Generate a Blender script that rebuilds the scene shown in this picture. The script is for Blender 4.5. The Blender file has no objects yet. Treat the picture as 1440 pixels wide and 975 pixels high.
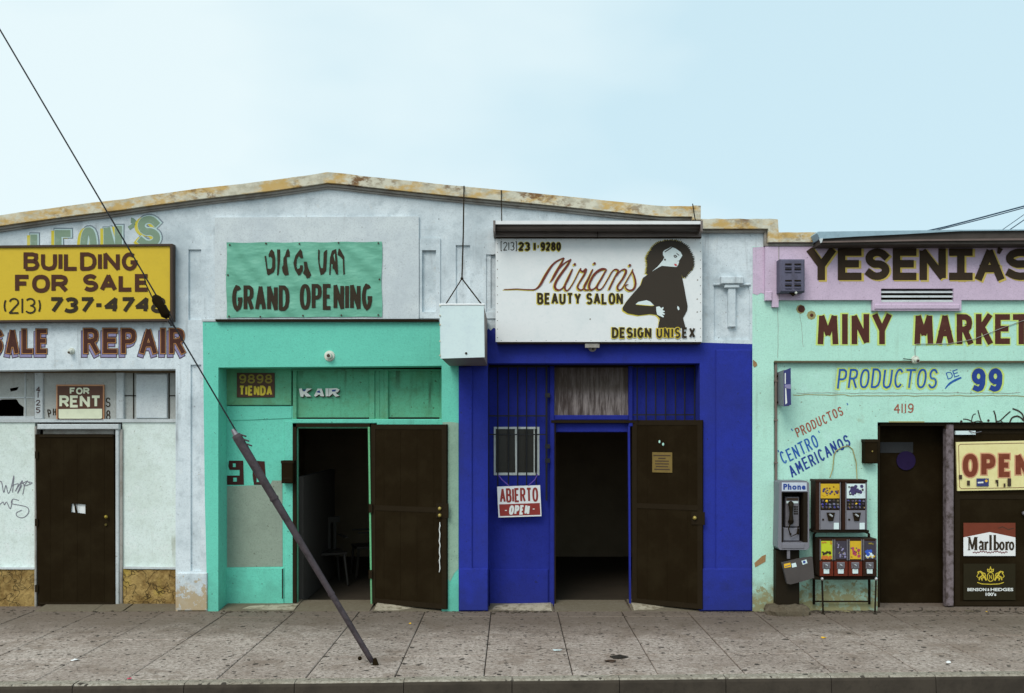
import bpy, bmesh, math, random
from mathutils import Vector, Matrix, noise
random.seed(7)
R = math.radians
SC = bpy.context.scene
COL = SC.collection

# ------------------------------------------------------------------ camera
D = 11.0; EYE = 2.192; PPM = 120.0; CX = 720.0; HY = 597.0
cd = bpy.data.cameras.new('camera'); cam = bpy.data.objects.new('camera', cd); COL.objects.link(cam)
cam.location = (0, -D, EYE); cam.rotation_euler = (R(90), 0, 0)
cd.sensor_width = 36; cd.lens = 33.0; cd.shift_y = (HY-487.5)/1440; cd.clip_end = 2000; cd.clip_start = .05
SC.camera = cam

# ------------------------------------------------------------------ world and sun
SUN_EL, SUN_AZ = R(46), R(206)      # compass azimuth of the sun, veiled by cloud
w = bpy.data.worlds.new("World"); SC.world = w; w.use_nodes = True
nt = w.node_tree; nt.nodes.clear()
N = nt.nodes.new
out = N('ShaderNodeOutputWorld'); bg = N('ShaderNodeBackground'); bg2 = N('ShaderNodeBackground')
sky = N('ShaderNodeTexSky'); sky.sky_type = 'NISHITA'; sky.sun_disc = False
sky.sun_elevation = SUN_EL; sky.sun_rotation = SUN_AZ; sky.dust_density = 2.0; sky.air_density = 1.0
nt.links.new(sky.outputs[0], bg.inputs[0]); bg.inputs[1].default_value = 0.10
tc = N('ShaderNodeTexCoord'); mp = N('ShaderNodeMapping'); mp.inputs['Scale'].default_value = (1.0, 1.0, 2.2)
mp.inputs['Location'].default_value = (0.35, 0.0, 0.15)
nt.links.new(tc.outputs['Generated'], mp.inputs[0])
cn = N('ShaderNodeTexNoise'); cn.inputs['Scale'].default_value = 1.9; cn.inputs['Detail'].default_value = 4; cn.inputs['Roughness'].default_value = .45
nt.links.new(mp.outputs[0], cn.inputs[0])
cr = N('ShaderNodeValToRGB'); cr.color_ramp.elements[0].position = .38; cr.color_ramp.elements[1].position = .58
cr.color_ramp.elements[0].color = (.58, .775, .85, 1); cr.color_ramp.elements[1].color = (.775, .90, .92, 1)
sx_ = N('ShaderNodeSeparateXYZ'); nt.links.new(tc.outputs['Generated'], sx_.inputs[0])
gm = N('ShaderNodeMath'); gm.operation = 'MULTIPLY_ADD'; gm.inputs[1].default_value = -.16; nt.links.new(sx_.outputs[0], gm.inputs[0]); nt.links.new(cn.outputs['Fac'], gm.inputs[2])
nt.links.new(gm.outputs[0], cr.inputs[0]); nt.links.new(cr.outputs[0], bg2.inputs[0]); bg2.inputs[1].default_value = 1.0
mx = N('ShaderNodeMixShader'); mx.inputs[0].default_value = .88
nt.links.new(bg.outputs[0], mx.inputs[1]); nt.links.new(bg2.outputs[0], mx.inputs[2]); nt.links.new(mx.outputs[0], out.inputs[0])
sd = bpy.data.lights.new('sun', 'SUN'); sd.energy = 1.5; sd.angle = R(30); sd.color = (1, .95, .88)
sun = bpy.data.objects.new('sun', sd); COL.objects.link(sun)
sv = Vector((math.sin(SUN_AZ)*math.cos(SUN_EL), math.cos(SUN_AZ)*math.cos(SUN_EL), math.sin(SUN_EL)))
sun.rotation_euler = (-sv).to_track_quat('-Z', 'Y').to_euler(); sun.location = (-6, -12, 14)
SC.view_settings.view_transform = 'Standard'; SC.view_settings.look = 'None'; SC.view_settings.exposure = 0.2; SC.view_settings.gamma = 1
SC.view_settings.use_curve_mapping = False

# ------------------------------------------------------------------ units: the facade plane is y = 0, d metres in front of it is y = -d
def P(px, py, d=0.0):
    s = PPM*D/(D-d)
    return Vector(((px-CX)/s, -d, EYE+(HY-py)/s))

# ------------------------------------------------------------------ materials
K = .90
def lin(c):
    c /= 255.0
    return c/12.92 if c <= .04045 else ((c+.055)/1.055)**2.4
def C(r, g, b, k=None):
    k = k or K
    return tuple(min(.86, lin(v)/k) for v in (r, g, b))
class NT:
    def __init__(s, name):
        s.m = bpy.data.materials.new(name); s.m.use_nodes = True; s.t = s.m.node_tree
        s.b = s.t.nodes['Principled BSDF']
        g = s.t.nodes.new('ShaderNodeNewGeometry'); s.pos = g.outputs['Position']; s.geo = g
    def n(s, t, **kw):
        o = s.t.nodes.new(t)
        for k, v in kw.items(): setattr(o, k, v)
        return o
    def l(s, a, b): s.t.links.new(a, b)
    def map(s, scale, loc=(0, 0, 0), rot=(0, 0, 0)):
        m = s.n('ShaderNodeMapping'); m.inputs['Scale'].default_value = scale; m.inputs['Location'].default_value = loc
        m.inputs['Rotation'].default_value = rot; s.l(s.pos, m.inputs[0]); return m.outputs[0]
    def noise(s, scale=5, detail=4, rough=.55, stretch=(1, 1, 1), loc=(0, 0, 0)):
        o = s.n('ShaderNodeTexNoise'); o.inputs['Scale'].default_value = scale; o.inputs['Detail'].default_value = detail
        o.inputs['Roughness'].default_value = rough; s.l(s.map(stretch, loc), o.inputs[0]); return o.outputs['Fac']
    def ramp(s, f, a, b):
        o = s.n('ShaderNodeMapRange'); o.inputs['From Min'].default_value = a; o.inputs['From Max'].default_value = b
        o.interpolation_type = 'SMOOTHSTEP'; s.l(f, o.inputs['Value']); return o.outputs[0]
    def math(s, op, a, b=None):
        o = s.n('ShaderNodeMath', operation=op)
        for i, v in enumerate((a, b)):
            if v is None: continue
            if isinstance(v, (int, float)): o.inputs[i].default_value = v
            else: s.l(v, o.inputs[i])
        return o.outputs[0]
    def mix(s, f, a, b):
        o = s.n('ShaderNodeMix', data_type='RGBA')
        for i, v in ((0, f), (6, a), (7, b)):
            if isinstance(v, (int, float)): o.inputs[i].default_value = v
            elif isinstance(v, tuple): o.inputs[i].default_value = (*v[:3], 1)
            else: s.l(v, o.inputs[i])
        return o.outputs[2]
    def z(s):
        o = s.n('ShaderNodeSeparateXYZ'); s.l(s.pos, o.inputs[0]); return o.outputs[2]
    def x(s):
        o = s.n('ShaderNodeSeparateXYZ'); s.l(s.pos, o.inputs[0]); return o.outputs[0]
    def bump(s, f, strength=.3, dist=.01):
        o = s.n('ShaderNodeBump'); o.inputs['Strength'].default_value = strength; o.inputs['Distance'].default_value = dist
        s.l(f, o.inputs['Height']); s.l(o.outputs[0], s.b.inputs['Normal'])
    def done(s, col, rough=.8, metal=0, spec=.3):
        if isinstance(col, tuple): s.b.inputs['Base Color'].default_value = (*col[:3], 1)
        else: s.l(col, s.b.inputs['Base Color'])
        s.b.inputs['Roughness'].default_value = rough; s.b.inputs['Metallic'].default_value = metal
        s.b.inputs['Specular IOR Level'].default_value = spec
        return s.m
def sc3(c, f): return tuple(min(.88, v*f) for v in c)
def mix3(a, b, f): return tuple(x*(1-f)+y*f for x, y in zip(a, b))

def stucco(name, col, dirt=(.16, .13, .09), blotch=.35, cloudy=None, low=.0, rough=.85, bump=.35, streak=.25, chips=0, chipcol=(.35, .25, .13), foot=.5):
    """painted render: faded blotches, fine mottling, rain streaks, splash dirt and flaking near the pavement"""
    t = NT(name)
    a = t.noise(1.1, 5, .6); b = t.noise(7, 4, .6, loc=(3, 1, 2)); f = t.noise(60, 3, .6)
    c2 = cloudy or sc3(col, .74)
    c = t.mix(t.math('MULTIPLY', t.ramp(a, .40, .68), blotch), col, c2)
    c = t.mix(t.math('MULTIPLY', t.ramp(b, .48, .75), blotch*.7), c, sc3(c2, .88))
    c = t.mix(t.math('MULTIPLY', t.ramp(b, .45, .28), .35), c, sc3(col, 1.12))
    c = t.mix(t.math('MULTIPLY', t.ramp(f, .46, .72), .38), c, sc3(col, .60))
    h_ = t.noise(24, 4, .7, loc=(2, 6, 4)); c = t.mix(t.math('MULTIPLY', t.ramp(h_, .5, .78), .4), c, sc3(c2, .78)); c = t.mix(t.math('MULTIPLY', t.ramp(h_, .42, .25), .3), c, sc3(col, 1.15))
    st = t.noise(9, 4, .6, stretch=(1, 1, .07))
    st2 = t.noise(1.7, 2, .5, loc=(9, 4, 7))
    c = t.mix(t.math('MULTIPLY', t.math('MULTIPLY', t.ramp(st, .54, .78), t.ramp(st2, .42, .62)), streak), c, dirt)
    # grime splashed up from the pavement
    zz = t.z()
    g = t.math('MULTIPLY', t.ramp(t.math('SUBTRACT', zz, t.math('MULTIPLY', b, .7)), .16, -.30), foot)
    c = t.mix(g, c, mix3(dirt, col, .35))
    sp = t.noise(26, 2, .5, loc=(5, 5, 5))
    c = t.mix(t.math('MULTIPLY', t.ramp(sp, .715, .74), .65), c, dirt)
    if chips:
        n1 = t.noise(13, 6, .7, loc=(1, 7, 3)); n2 = t.ramp(zz, low, .05)
        m = t.ramp(t.math('ADD', n1, t.math('MULTIPLY', n2, chips)), .69, .72)
        m2 = t.ramp(t.math('ADD', t.noise(5, 5, .7, loc=(8, 1, 3)), t.math('MULTIPLY', n2, chips)), .6, .78); c = t.mix(t.math('MULTIPLY', m2, .45), c, chipcol); c = t.mix(t.math('MULTIPLY', m, .8), c, chipcol)
    t.bump(t.math('ADD', t.math('MULTIPLY', f, .5), t.noise(14, 4, .6)), bump, .012)
    return t.done(c, rough, 0, .2)
def plain(name, col, rough=.6, metal=0, var=.25, scale=9, dirt=None, bump=.1, spec=.4):
    t = NT(name); a = t.noise(scale, 5, .62); b = t.noise(scale*7, 3, .6)
    c = t.mix(t.math('MULTIPLY', t.ramp(a, .42, .7), var), col, dirt or sc3(col, .55))
    c = t.mix(t.math('MULTIPLY', t.ramp(b, .5, .75), var*.6), c, sc3(dirt or col, .8))
    t.bump(b, bump, .006)
    return t.done(c, rough, metal, spec)
def lettering(name, col, under=None, wear=.35, scale=14):
    t = NT(name); a = t.noise(scale, 5, .65); b = t.noise(50, 3, .6)
    c = t.mix(t.math('MULTIPLY', t.ramp(a, .5, .74), wear), col, under or sc3(col, 1.9))
    c = t.mix(t.math('MULTIPLY', b, .2), c, sc3(col, .7))
    return t.done(c, .7, 0, .25)

M = {}
M['white_wall'] = stucco('white stucco', C(214, 223, 228), dirt=(.22, .23, .24), blotch=.75, cloudy=C(166, 178, 184), low=.62, chips=.26, chipcol=C(170, 148, 112), streak=.8)
M['white_low'] = stucco('white lower wall', C(216, 229, 224), dirt=(.30, .31, .22), streak=.7, blotch=.5, cloudy=C(190, 202, 190), low=.9, chips=0, foot=0)
M['white_wood'] = stucco('white painted wood', C(196, 202, 204), dirt=(.2, .18, .15), blotch=.6, chips=0, bump=.2)
M['board_white'] = stucco('white board', C(205, 212, 214), dirt=(.3, .3, .3), blotch=.5, cloudy=C(182, 190, 197), bump=.08, foot=0, streak=.25)
M['transom_white'] = stucco('dusty transom board', C(176, 178, 174), dirt=(.2, .18, .14), blotch=.6, bump=.1, foot=0)
M['green'] = stucco('mint green paint', C(108, 202, 180), dirt=(.07, .12, .09), blotch=.3, cloudy=C(98, 188, 168), foot=.35, streak=.3)
M['green_dirty'] = stucco('dirty mint green paint', C(98, 176, 143), dirt=(.06, .07, .035), blotch=.75, cloudy=C(94, 136, 98), foot=.5, streak=.9)
M['grey_patch'] = stucco('grey cover-up paint', C(142, 154, 140), dirt=(.1, .1, .07), blotch=.4, foot=0)
M['greymint'] = stucco('grey mint cover-up paint', C(146, 176, 156), dirt=(.1, .11, .08), blotch=.6, foot=.4)
M['blue'] = stucco('deep blue paint', C(40, 52, 150), dirt=(.02, .025, .07), blotch=.6, cloudy=C(42, 50, 124), foot=.6, streak=.4)
M['blue_in'] = stucco('deep blue paint in recess', C(36, 46, 138), dirt=(.02, .02, .04), blotch=.5, foot=.35)
M['mint'] = stucco('pale mint paint', C(182, 228, 210), dirt=(.22, .22, .14), blotch=.35, cloudy=C(172, 214, 200), low=.60, chips=.24, chipcol=C(140, 132, 92), streak=.5, foot=.95)
M['pink'] = stucco('lilac pink paint', C(205, 184, 205), dirt=(.3, .2, .28), blotch=.35, cloudy=C(190, 170, 192), foot=0)
t = NT('yellow ochre stone dado')
a = t.noise(6, 6, .7); b = t.noise(2.6, 3, .5, loc=(4, 4, 4)); v = t.n('ShaderNodeTexVoronoi', feature='DISTANCE_TO_EDGE'); v.inputs['Scale'].default_value = 4.5
wn = t.n('ShaderNodeVectorMath', operation='ADD'); nn = t.n('ShaderNodeTexNoise'); nn.inputs['Scale'].default_value = 7; t.l(t.pos, nn.inputs[0]); t.l(t.pos, wn.inputs[0])
ws = t.n('ShaderNodeVectorMath', operation='SCALE'); ws.inputs['Scale'].default_value = .35; t.l(nn.outputs['Color'], ws.inputs[0]); t.l(ws.outputs[0], wn.inputs[1]); t.l(wn.outputs[0], v.inputs[0])
c = t.mix(t.ramp(a, .35, .65), C(118, 92, 48), C(168, 140, 86)); c = t.mix(t.math('MULTIPLY', t.ramp(b, .55, .7), .7), c, C(176, 152, 66)); c = t.mix(t.math('MULTIPLY', t.ramp(t.noise(22, 5, .7), .5, .7), .5), c, C(96, 74, 40))
crk = t.math('MULTIPLY', t.ramp(v.outputs['Distance'], .03, .0), .75)
c = t.mix(t.math('MULTIPLY', crk, t.ramp(b, .52, .6)), c, C(70, 52, 30)); t.bump(t.math('SUBTRACT', a, t.math('MULTIPLY', crk, .7)), 1.0, .05)
M['ochre'] = t.done(c, .85)

t = NT('rusty parapet cap')
a = t.noise(2.2, 6, .7, stretch=(1, 1, 2)); b = t.noise(8, 5, .7, stretch=(1, 1, 1.5), loc=(4, 2, 1)); st = t.noise(1.3, 4, .6, loc=(7, 7, 7))
c = t.mix(t.ramp(b, .35, .7), C(208, 203, 184), C(178, 172, 152))
c = t.mix(t.math('MULTIPLY', t.ramp(a, .46, .60), .85), c, C(196, 158, 84))
c = t.mix(t.math('MULTIPLY', t.math('MULTIPLY', t.ramp(st, .48, .62), t.ramp(b, .46, .60)), .9), c, C(112, 74, 34))
t.bump(b, .3, .01)
M['cap'] = t.done(c, .8)
M['mould'] = plain('weathered moulding', C(160, 156, 150), .85, 0, .5, 4, C(96, 82, 66))
M['dark_metal'] = plain('dark brown metal', (.0165, .0105, .0044), .75, 0, .6, 3, (.027, .019, .009), spec=.03)
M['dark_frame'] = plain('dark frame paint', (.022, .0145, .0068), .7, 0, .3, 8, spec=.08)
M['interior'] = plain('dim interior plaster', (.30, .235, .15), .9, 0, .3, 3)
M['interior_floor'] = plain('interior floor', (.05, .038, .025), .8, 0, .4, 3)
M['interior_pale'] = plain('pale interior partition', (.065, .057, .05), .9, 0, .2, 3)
M['bar'] = plain('black iron bar', (.008, .008, .01), .6, 0, .3, 20)
M['glass_dark'] = plain('dark dusty glass', (.022, .018, .012), .25, 0, .3, 10, spec=.4)
M['alu'] = plain('aluminium window frame', C(196, 200, 196), .5, 0, .35, 14)
M['roof'] = plain('tar roof', (.08, .075, .07), .95)
M['eave'] = plain('dark brown eave', (.050, .038, .030), .7, 0, .4, 4, (.10, .08, .07))
M['eave_lip'] = plain('worn eave lip', C(108, 92, 86), .7, 0, .4, 6)
M['flashing'] = plain('pale metal flashing', C(150, 176, 188), .6, 0, .3, 5, C(110, 128, 138))
M['hood'] = plain('grey brown awning casing', C(118, 108, 104), .65, 0, .4, 6)
M['hood_under'] = plain('shadowy brown awning roll', C(74, 64, 58), .7, 0, .4, 6)
M['hood_dark'] = plain('dark awning slot', (.03, .024, .018), .7)
M['hood_lip'] = plain('white awning lip', C(238, 242, 240), .6, 0, .15, 8)
M['sign_yellow'] = plain('yellow sign face', C(208, 176, 36), .5, 0, .22, 5, C(188, 156, 30))
M['dark_brown'] = plain('dark brown sign frame', C(62, 44, 30), .6, 0, .3)
M['brown_ink'] = lettering('brown sign lettering', C(74, 42, 26), C(98, 62, 38), .3)
M['brown_deep'] = lettering('deep brown brush paint', C(70, 38, 30), C(94, 58, 46), .35)
M['black_ink'] = lettering('black sign lettering', C(50, 40, 26), C(84, 72, 44), .25)
M['banner'] = None
M['sign_white'] = plain('white enamel sign board', C(226, 239, 240), .45, 0, .2, 4, C(192, 206, 208))
M['box_white'] = plain('white light box face', C(212, 228, 236), .5, 0, .22, 5, C(176, 190, 204))
M['box_side'] = plain('brown grey box side', C(120, 106, 98), .6, 0, .4, 6)
M['yellow_ink'] = lettering('yellow outline paint', C(214, 196, 84), C(214, 222, 190), .4)
M['maroon'] = lettering('maroon brush paint', C(62, 28, 26), C(90, 54, 46), .3)
M['maroon_script'] = lettering('maroon script paint', C(112, 52, 40), C(150, 90, 70), .3)
M['dark_fig'] = plain('dark painted figure', C(48, 38, 26), .6, 0, .15, 6)
M['skin_white'] = plain('unpainted sign face', C(216, 228, 230), .5, 0, .12, 12)
M['lip_red'] = plain('red paint', C(196, 60, 66), .5)
M['lavender'] = lettering('lavender shadow paint', C(140, 134, 170), C(176, 176, 196), .45)
M['outline_dark'] = lettering('dark outline paint', C(72, 50, 60), C(120, 100, 110), .35)
M['orange_line'] = lettering('ochre line paint', C(196, 140, 84), C(160, 110, 80), .4)
M['leon_green'] = lettering('faded green paint', C(128, 150, 128), C(160, 176, 166), .6, 8)
M['leon_yellow'] = lettering('faded yellow paint', C(206, 190, 64), C(204, 206, 150), .4, 8)
M['leon_grey'] = lettering('faded grey blue outline', C(124, 136, 146), C(170, 180, 186), .5, 8)
M['leon_light'] = lettering('pale highlight paint', C(184, 206, 204), C(160, 178, 170), .5, 8)
M['choc'] = lettering('chocolate paint', C(56, 42, 28), C(78, 58, 38), .35, 10)
M['choc_red'] = lettering('red brown paint', C(80, 42, 34), C(106, 66, 52), .4, 10)
M['yel_shadow'] = lettering('mustard outline paint', C(206, 180, 92), C(204, 190, 140), .5, 8)
M['pale_yellow'] = lettering('pale yellow outline paint', C(200, 220, 120), C(184, 222, 170), .5, 8)
M['sign_blue'] = lettering('royal blue brush paint', C(40, 92, 168), C(90, 150, 190), .5, 9)
M['sign_blue2'] = lettering('dark blue brush paint', C(40, 66, 140), C(70, 110, 170), .4, 9)
M['rust_ink'] = lettering('rust red brush paint', C(160, 86, 66), C(170, 140, 120), .5, 9)
M['spray'] = lettering('black spray paint', C(56, 46, 40), C(80, 70, 66), .2)
M['thin_spray'] = lettering('thin grey violet spray', C(116, 112, 124), C(160, 160, 166), .4)
M['white_ink'] = lettering('white lettering', C(226, 232, 224), C(190, 200, 196), .3)
M['rent_brown'] = plain('brown plastic sign', C(84, 50, 34), .5, 0, .2)
M['rent_cream'] = plain('cream plastic sign', C(218, 222, 194), .5, 0, .2)
M['orange_edge'] = plain('orange sign border', C(196, 140, 100), .5, 0, .3)
M['gold_ink'] = lettering('gold lettering', C(206, 182, 62), C(150, 130, 50), .3)
M['gold_dim'] = lettering('dull gold lettering', C(140, 124, 50), C(100, 88, 40), .3)
M['red_panel'] = plain('red sign panel', C(140, 44, 38), .5, 0, .2)
M['purple'] = plain('purple cord', C(110, 80, 170), .7)
M['paper'] = plain('yellowed paper', C(120, 100, 52), .9, 0, .4, 20)
M['steel'] = plain('brushed steel', C(128, 124, 130), .45, .45, .35, 20, C(80, 80, 86))
M['steel_light'] = plain('pale steel', C(126, 124, 132), .5, .25, .3, 20, C(120, 120, 130))
M['chrome'] = plain('chrome', C(210, 212, 214), .3, .7, .2, 30, C(110, 108, 106))
M['black_plastic'] = plain('black plastic', (.018, .0125, .0065), .6, 0, .2, spec=.12)
M['vend_body'] = plain('dark red brown machine body', C(50, 30, 20), .6, 0, .3, spec=.15)
M['vend_red'] = plain('red machine front', C(98, 38, 22), .6, 0, .35, spec=.2)
M['binder'] = plain('grey vinyl binder', C(74, 68, 66), .7, 0, .3)
M['blue_plate'] = plain('dark blue sign face', C(52, 56, 110), .5, 0, .3)
M['pole_grey'] = plain('violet grey galvanised guard', C(70, 60, 64), .7, 0, .8, 12, C(44, 36, 38), bump=.4)
M['speaker'] = plain('slate grey vented box', C(92, 90, 110), .7, 0, .4, 12, C(60, 56, 66))
M['strap'] = plain('tan strap', C(158, 150, 100), .8, 0, .4)
M['lamp_white'] = plain('porcelain socket', C(210, 212, 200), .4, 0, .4, 30)
M['white_bright'] = plain('white paper', C(236, 240, 238), .7, 0, .1)
M['lit'] = plain('bright pane', C(225, 235, 240), .5, 0, .1)
M['sign_cream'] = plain('cream plastic sign face', C(228, 218, 158), .5, 0, .3, 6, C(206, 188, 120))
M['open_ink'] = lettering('brown red lettering', C(120, 58, 38), C(150, 90, 60), .3)
M['salmon'] = lettering('salmon outline', C(206, 150, 116), C(220, 200, 150), .3)
M['cig_red'] = plain('brick red panel', C(112, 48, 26), .5, 0, .25)
M['cig_dark'] = plain('dark olive panel', (.025, .020, .009), .6, 0, .2, spec=.1)
M['litter_yellow'] = plain('yellow scrap', C(228, 180, 40), .7)
M['litter_red'] = plain('red scrap', C(200, 60, 90), .7)
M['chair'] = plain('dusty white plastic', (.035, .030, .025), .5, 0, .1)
M['mint_edge'] = stucco('mint door edge', C(108, 180, 130), blotch=.4)
M['patch_brown'] = plain('bare brown render', C(156, 122, 84), .9, 0, .5, 20)

# banner cloth
t = NT('sea green banner vinyl'); a = t.noise(1.6, 3, .5); b = t.noise(10, 4, .6)
c = t.mix(t.math('MULTIPLY', t.ramp(a, .4, .7), .4), C(104, 170, 146), C(94, 158, 132)); c = t.mix(t.math('MULTIPLY', t.ramp(b, .5, .8), .3), c, C(118, 178, 150))
fx = t.noise(2.2, 3, .5, stretch=(1.2, 1, 2.4), loc=(1, 0, 3)); wv2 = t.n('ShaderNodeTexWave'); wv2.inputs['Scale'].default_value = 1.1; wv2.inputs['Distortion'].default_value = 7; wv2.inputs['Detail'].default_value = 2; t.l(t.map((1, 1, 1.4), rot=(0, .6, 0)), wv2.inputs[0])
t.bump(t.math('ADD', fx, t.math('MULTIPLY', wv2.outputs['Fac'], .35)), .55, .06)
M['banner'] = t.done(c, .45, 0, .35)
# weathered plywood
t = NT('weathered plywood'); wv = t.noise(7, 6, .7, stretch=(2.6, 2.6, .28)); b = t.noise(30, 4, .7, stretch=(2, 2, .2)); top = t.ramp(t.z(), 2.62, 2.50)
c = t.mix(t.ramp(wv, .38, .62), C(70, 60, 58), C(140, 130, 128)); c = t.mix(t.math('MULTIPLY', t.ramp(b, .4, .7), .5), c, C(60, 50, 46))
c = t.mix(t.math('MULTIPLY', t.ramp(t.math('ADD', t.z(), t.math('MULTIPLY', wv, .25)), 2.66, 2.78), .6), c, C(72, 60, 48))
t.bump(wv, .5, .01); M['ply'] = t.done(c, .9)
M['header_shade_brown'] = plain('brown header with painted shade', C(110, 94, 70), .9, 0, .8, 5, C(70, 56, 38))  # header brown kept dark to carry the shade of the recess top
# pavement concrete with gum spots
def concrete(name, col, dark, gum=True, k=1.0):
    t = NT(name); a = t.noise(.55, 5, .6); b = t.noise(4, 5, .65, loc=(3, 8, 1)); f = t.noise(55, 4, .7); g = t.noise(160, 2, .6)
    c = t.mix(t.math('MULTIPLY', t.ramp(a, .38, .66), .65), col, dark)
    c = t.mix(t.math('MULTIPLY', t.ramp(b, .42, .72), .5), c, sc3(dark, .85))
    c = t.mix(t.math('MULTIPLY', t.ramp(f, .42, .68), .62), c, sc3(dark, .55))
    e1 = t.noise(24, 5, .75, loc=(7, 2, 1)); c = t.mix(t.math('MULTIPLY', t.ramp(e1, .45, .60), .62), c, mix3(sc3(dark, .5), (.12, .09, .06), .4)); c = t.mix(t.math('MULTIPLY', t.ramp(e1, .44, .3), .4), c, sc3(col, 1.2))
    pt_ = t.noise(1.8, 5, .75, loc=(2, 2, 9)); c = t.mix(t.math('MULTIPLY', t.ramp(pt_, .50, .64), .6), c, mix3(sc3(dark, .7), (.2, .14, .09), .4))
    cv = t.n('ShaderNodeTexVoronoi', feature='DISTANCE_TO_EDGE'); cv.inputs['Scale'].default_value = .8; cw = t.n('ShaderNodeVectorMath', operation='ADD'); cn_ = t.n('ShaderNodeTexNoise'); cn_.inputs['Scale'].default_value = 3; cn_.inputs['Detail'].default_value = 6; t.l(t.pos, cn_.inputs[0]); t.l(t.pos, cw.inputs[0]); t.l(cn_.outputs['Color'], cw.inputs[1]); t.l(cw.outputs[0], cv.inputs[0])
    c = t.mix(t.math('MULTIPLY', t.math('LESS_THAN', cv.outputs['Distance'], .006), t.math('MULTIPLY', t.ramp(a, .50, .58), .75)), c, (.05, .038, .028))
    c = t.mix(t.math('MULTIPLY', t.ramp(g, .55, .8), .35), c, sc3(col, 1.35))
    r = t.n('ShaderNodeObjectInfo')
    c = t.mix(t.math('MULTIPLY', r.outputs['Random'], .28), c, sc3(dark, .9))
    # grime band under the shopfronts
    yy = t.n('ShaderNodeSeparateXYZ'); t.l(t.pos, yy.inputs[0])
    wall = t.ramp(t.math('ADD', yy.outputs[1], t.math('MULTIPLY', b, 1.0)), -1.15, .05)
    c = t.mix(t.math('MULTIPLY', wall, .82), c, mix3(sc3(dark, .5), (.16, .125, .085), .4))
    if gum:
        for sc_, thr, off, amt in ((5.0, .12, (0, 0, 0), .92), (7.5, .13, (3.3, 1.7, 0), .9), (3.1, .09, (6.1, 2.7, 0), .9), (14, .18, (1.3, 7.7, 0), .7), (10, .14, (4.3, 2.2, 0), .8)):
            v = t.n('ShaderNodeTexVoronoi'); v.inputs['Scale'].default_value = sc_; v.voronoi_dimensions = '2D'
            mm = t.map((1, 1, 1), off); wob = t.n('ShaderNodeVectorMath', operation='ADD'); wnn = t.n('ShaderNodeTexNoise'); wnn.inputs['Scale'].default_value = 22
            t.l(t.pos, wnn.inputs[0]); sc_n = t.n('ShaderNodeVectorMath', operation='SCALE'); sc_n.inputs['Scale'].default_value = .05
            t.l(wnn.outputs['Color'], sc_n.inputs[0]); t.l(mm, wob.inputs[0]); t.l(sc_n.outputs[0], wob.inputs[1]); t.l(wob.outputs[0], v.inputs[0])
            sep = t.n('ShaderNodeSeparateColor'); t.l(v.outputs['Color'], sep.inputs[0])
            pick = t.ramp(sep.outputs[0], .48, .52)
            size = t.math('MULTIPLY', sep.outputs[1], thr)
            spot = t.math('LESS_THAN', v.outputs['Distance'], size)
            c = t.mix(t.math('MULTIPLY', t.math('MULTIPLY', spot, pick), amt), c, (.035, .028, .022))
    t.bump(t.math('ADD', f, t.math('MULTIPLY', b, .5)), .35, .006)
    return t.done(c, .9, 0, .2)
M['slab'] = concrete('pavement concrete', C(198, 184, 174, .95), C(142, 125, 114, .95))
M['slab_base'] = plain('dirt in the joints', (.035, .028, .022), .95)
M['kerb_top'] = concrete('kerb top', C(176, 168, 154, .95), C(140, 130, 116, .95))
M['kerb_face'] = plain('tar-stained kerb face', (.060, .046, .033), .9, 0, .6, 3, (.026, .019, .013), bump=.4)
M['asphalt'] = plain('asphalt', (.05, .048, .045), .9, 0, .4, 2, bump=.5)
M['threshold'] = concrete('threshold concrete', C(186, 180, 164, .95), C(140, 128, 106, .95), False)
M['fillet'] = plain('pale mortar', C(172, 162, 142), .9, 0, .9, 14, C(104, 92, 72))
M['footing'] = concrete('rough footing', C(214, 206, 184, .95), C(96, 84, 66, .95), False)

def toys(name, cols, scale):
    t = NT(name); v = t.n('ShaderNodeTexVoronoi'); v.inputs['Scale'].default_value = scale; t.l(t.pos, v.inputs[0])
    sp = t.n('ShaderNodeSeparateColor'); t.l(v.outputs['Color'], sp.inputs[0]); r = t.n('ShaderNodeValToRGB'); r.color_ramp.interpolation = 'CONSTANT'
    e = r.color_ramp.elements
    e[0].color = (*cols[0], 1); e[0].position = 0; e[1].color = (*cols[1], 1); e[1].position = 1/len(cols)
    for i, cc in enumerate(cols[2:]): q = e.new((i+2)/len(cols)); q.color = (*cc, 1)
    t.l(sp.outputs[0], r.inputs[0]); return t.done(r.outputs[0], .4)
M['card_yellow'] = plain('yellow toy card', C(206, 168, 34), .5, 0, .2); M['card_lime'] = plain('lime toy card', C(186, 196, 40), .5, 0, .2); M['card_orange'] = plain('orange card band', C(196, 110, 44), .5); M['dark_slate'] = plain('dark slate card', C(60, 54, 66), .5); M['toy_violet'] = plain('violet print', C(66, 56, 100), .5); M['toy_pink'] = plain('pink print', C(170, 66, 90), .5); M['toy_blue'] = plain('blue print', C(50, 84, 180), .5)
YE, RE_, BL, DK, WH = C(220, 180, 40), C(180, 60, 60), C(60, 60, 140), C(50, 40, 46), C(210, 214, 216)
M['toys1'] = toys('toy card yellow red', [YE, YE, C(196, 156, 36), C(120, 60, 50), C(90, 70, 100), YE, C(60, 50, 60)], 34)
M['toys2'] = toys('toy card blue white', [WH, C(50, 54, 90), WH, C(50, 54, 90), DK, C(130, 130, 160), C(190, 194, 200)], 22)
M['toys3'] = toys('toy card dark', [DK, C(60, 54, 84), C(100, 100, 130), DK, C(120, 110, 60)], 40)
M['toys4'] = toys('toy card lime', [C(190, 200, 40), C(200, 190, 40), C(60, 60, 30), C(190, 200, 40), C(190, 90, 40)], 50)
M['toys5'] = toys('toy card yellow pink', [YE, YE, C(200, 80, 110), YE, C(160, 60, 100), YE], 45)
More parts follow.
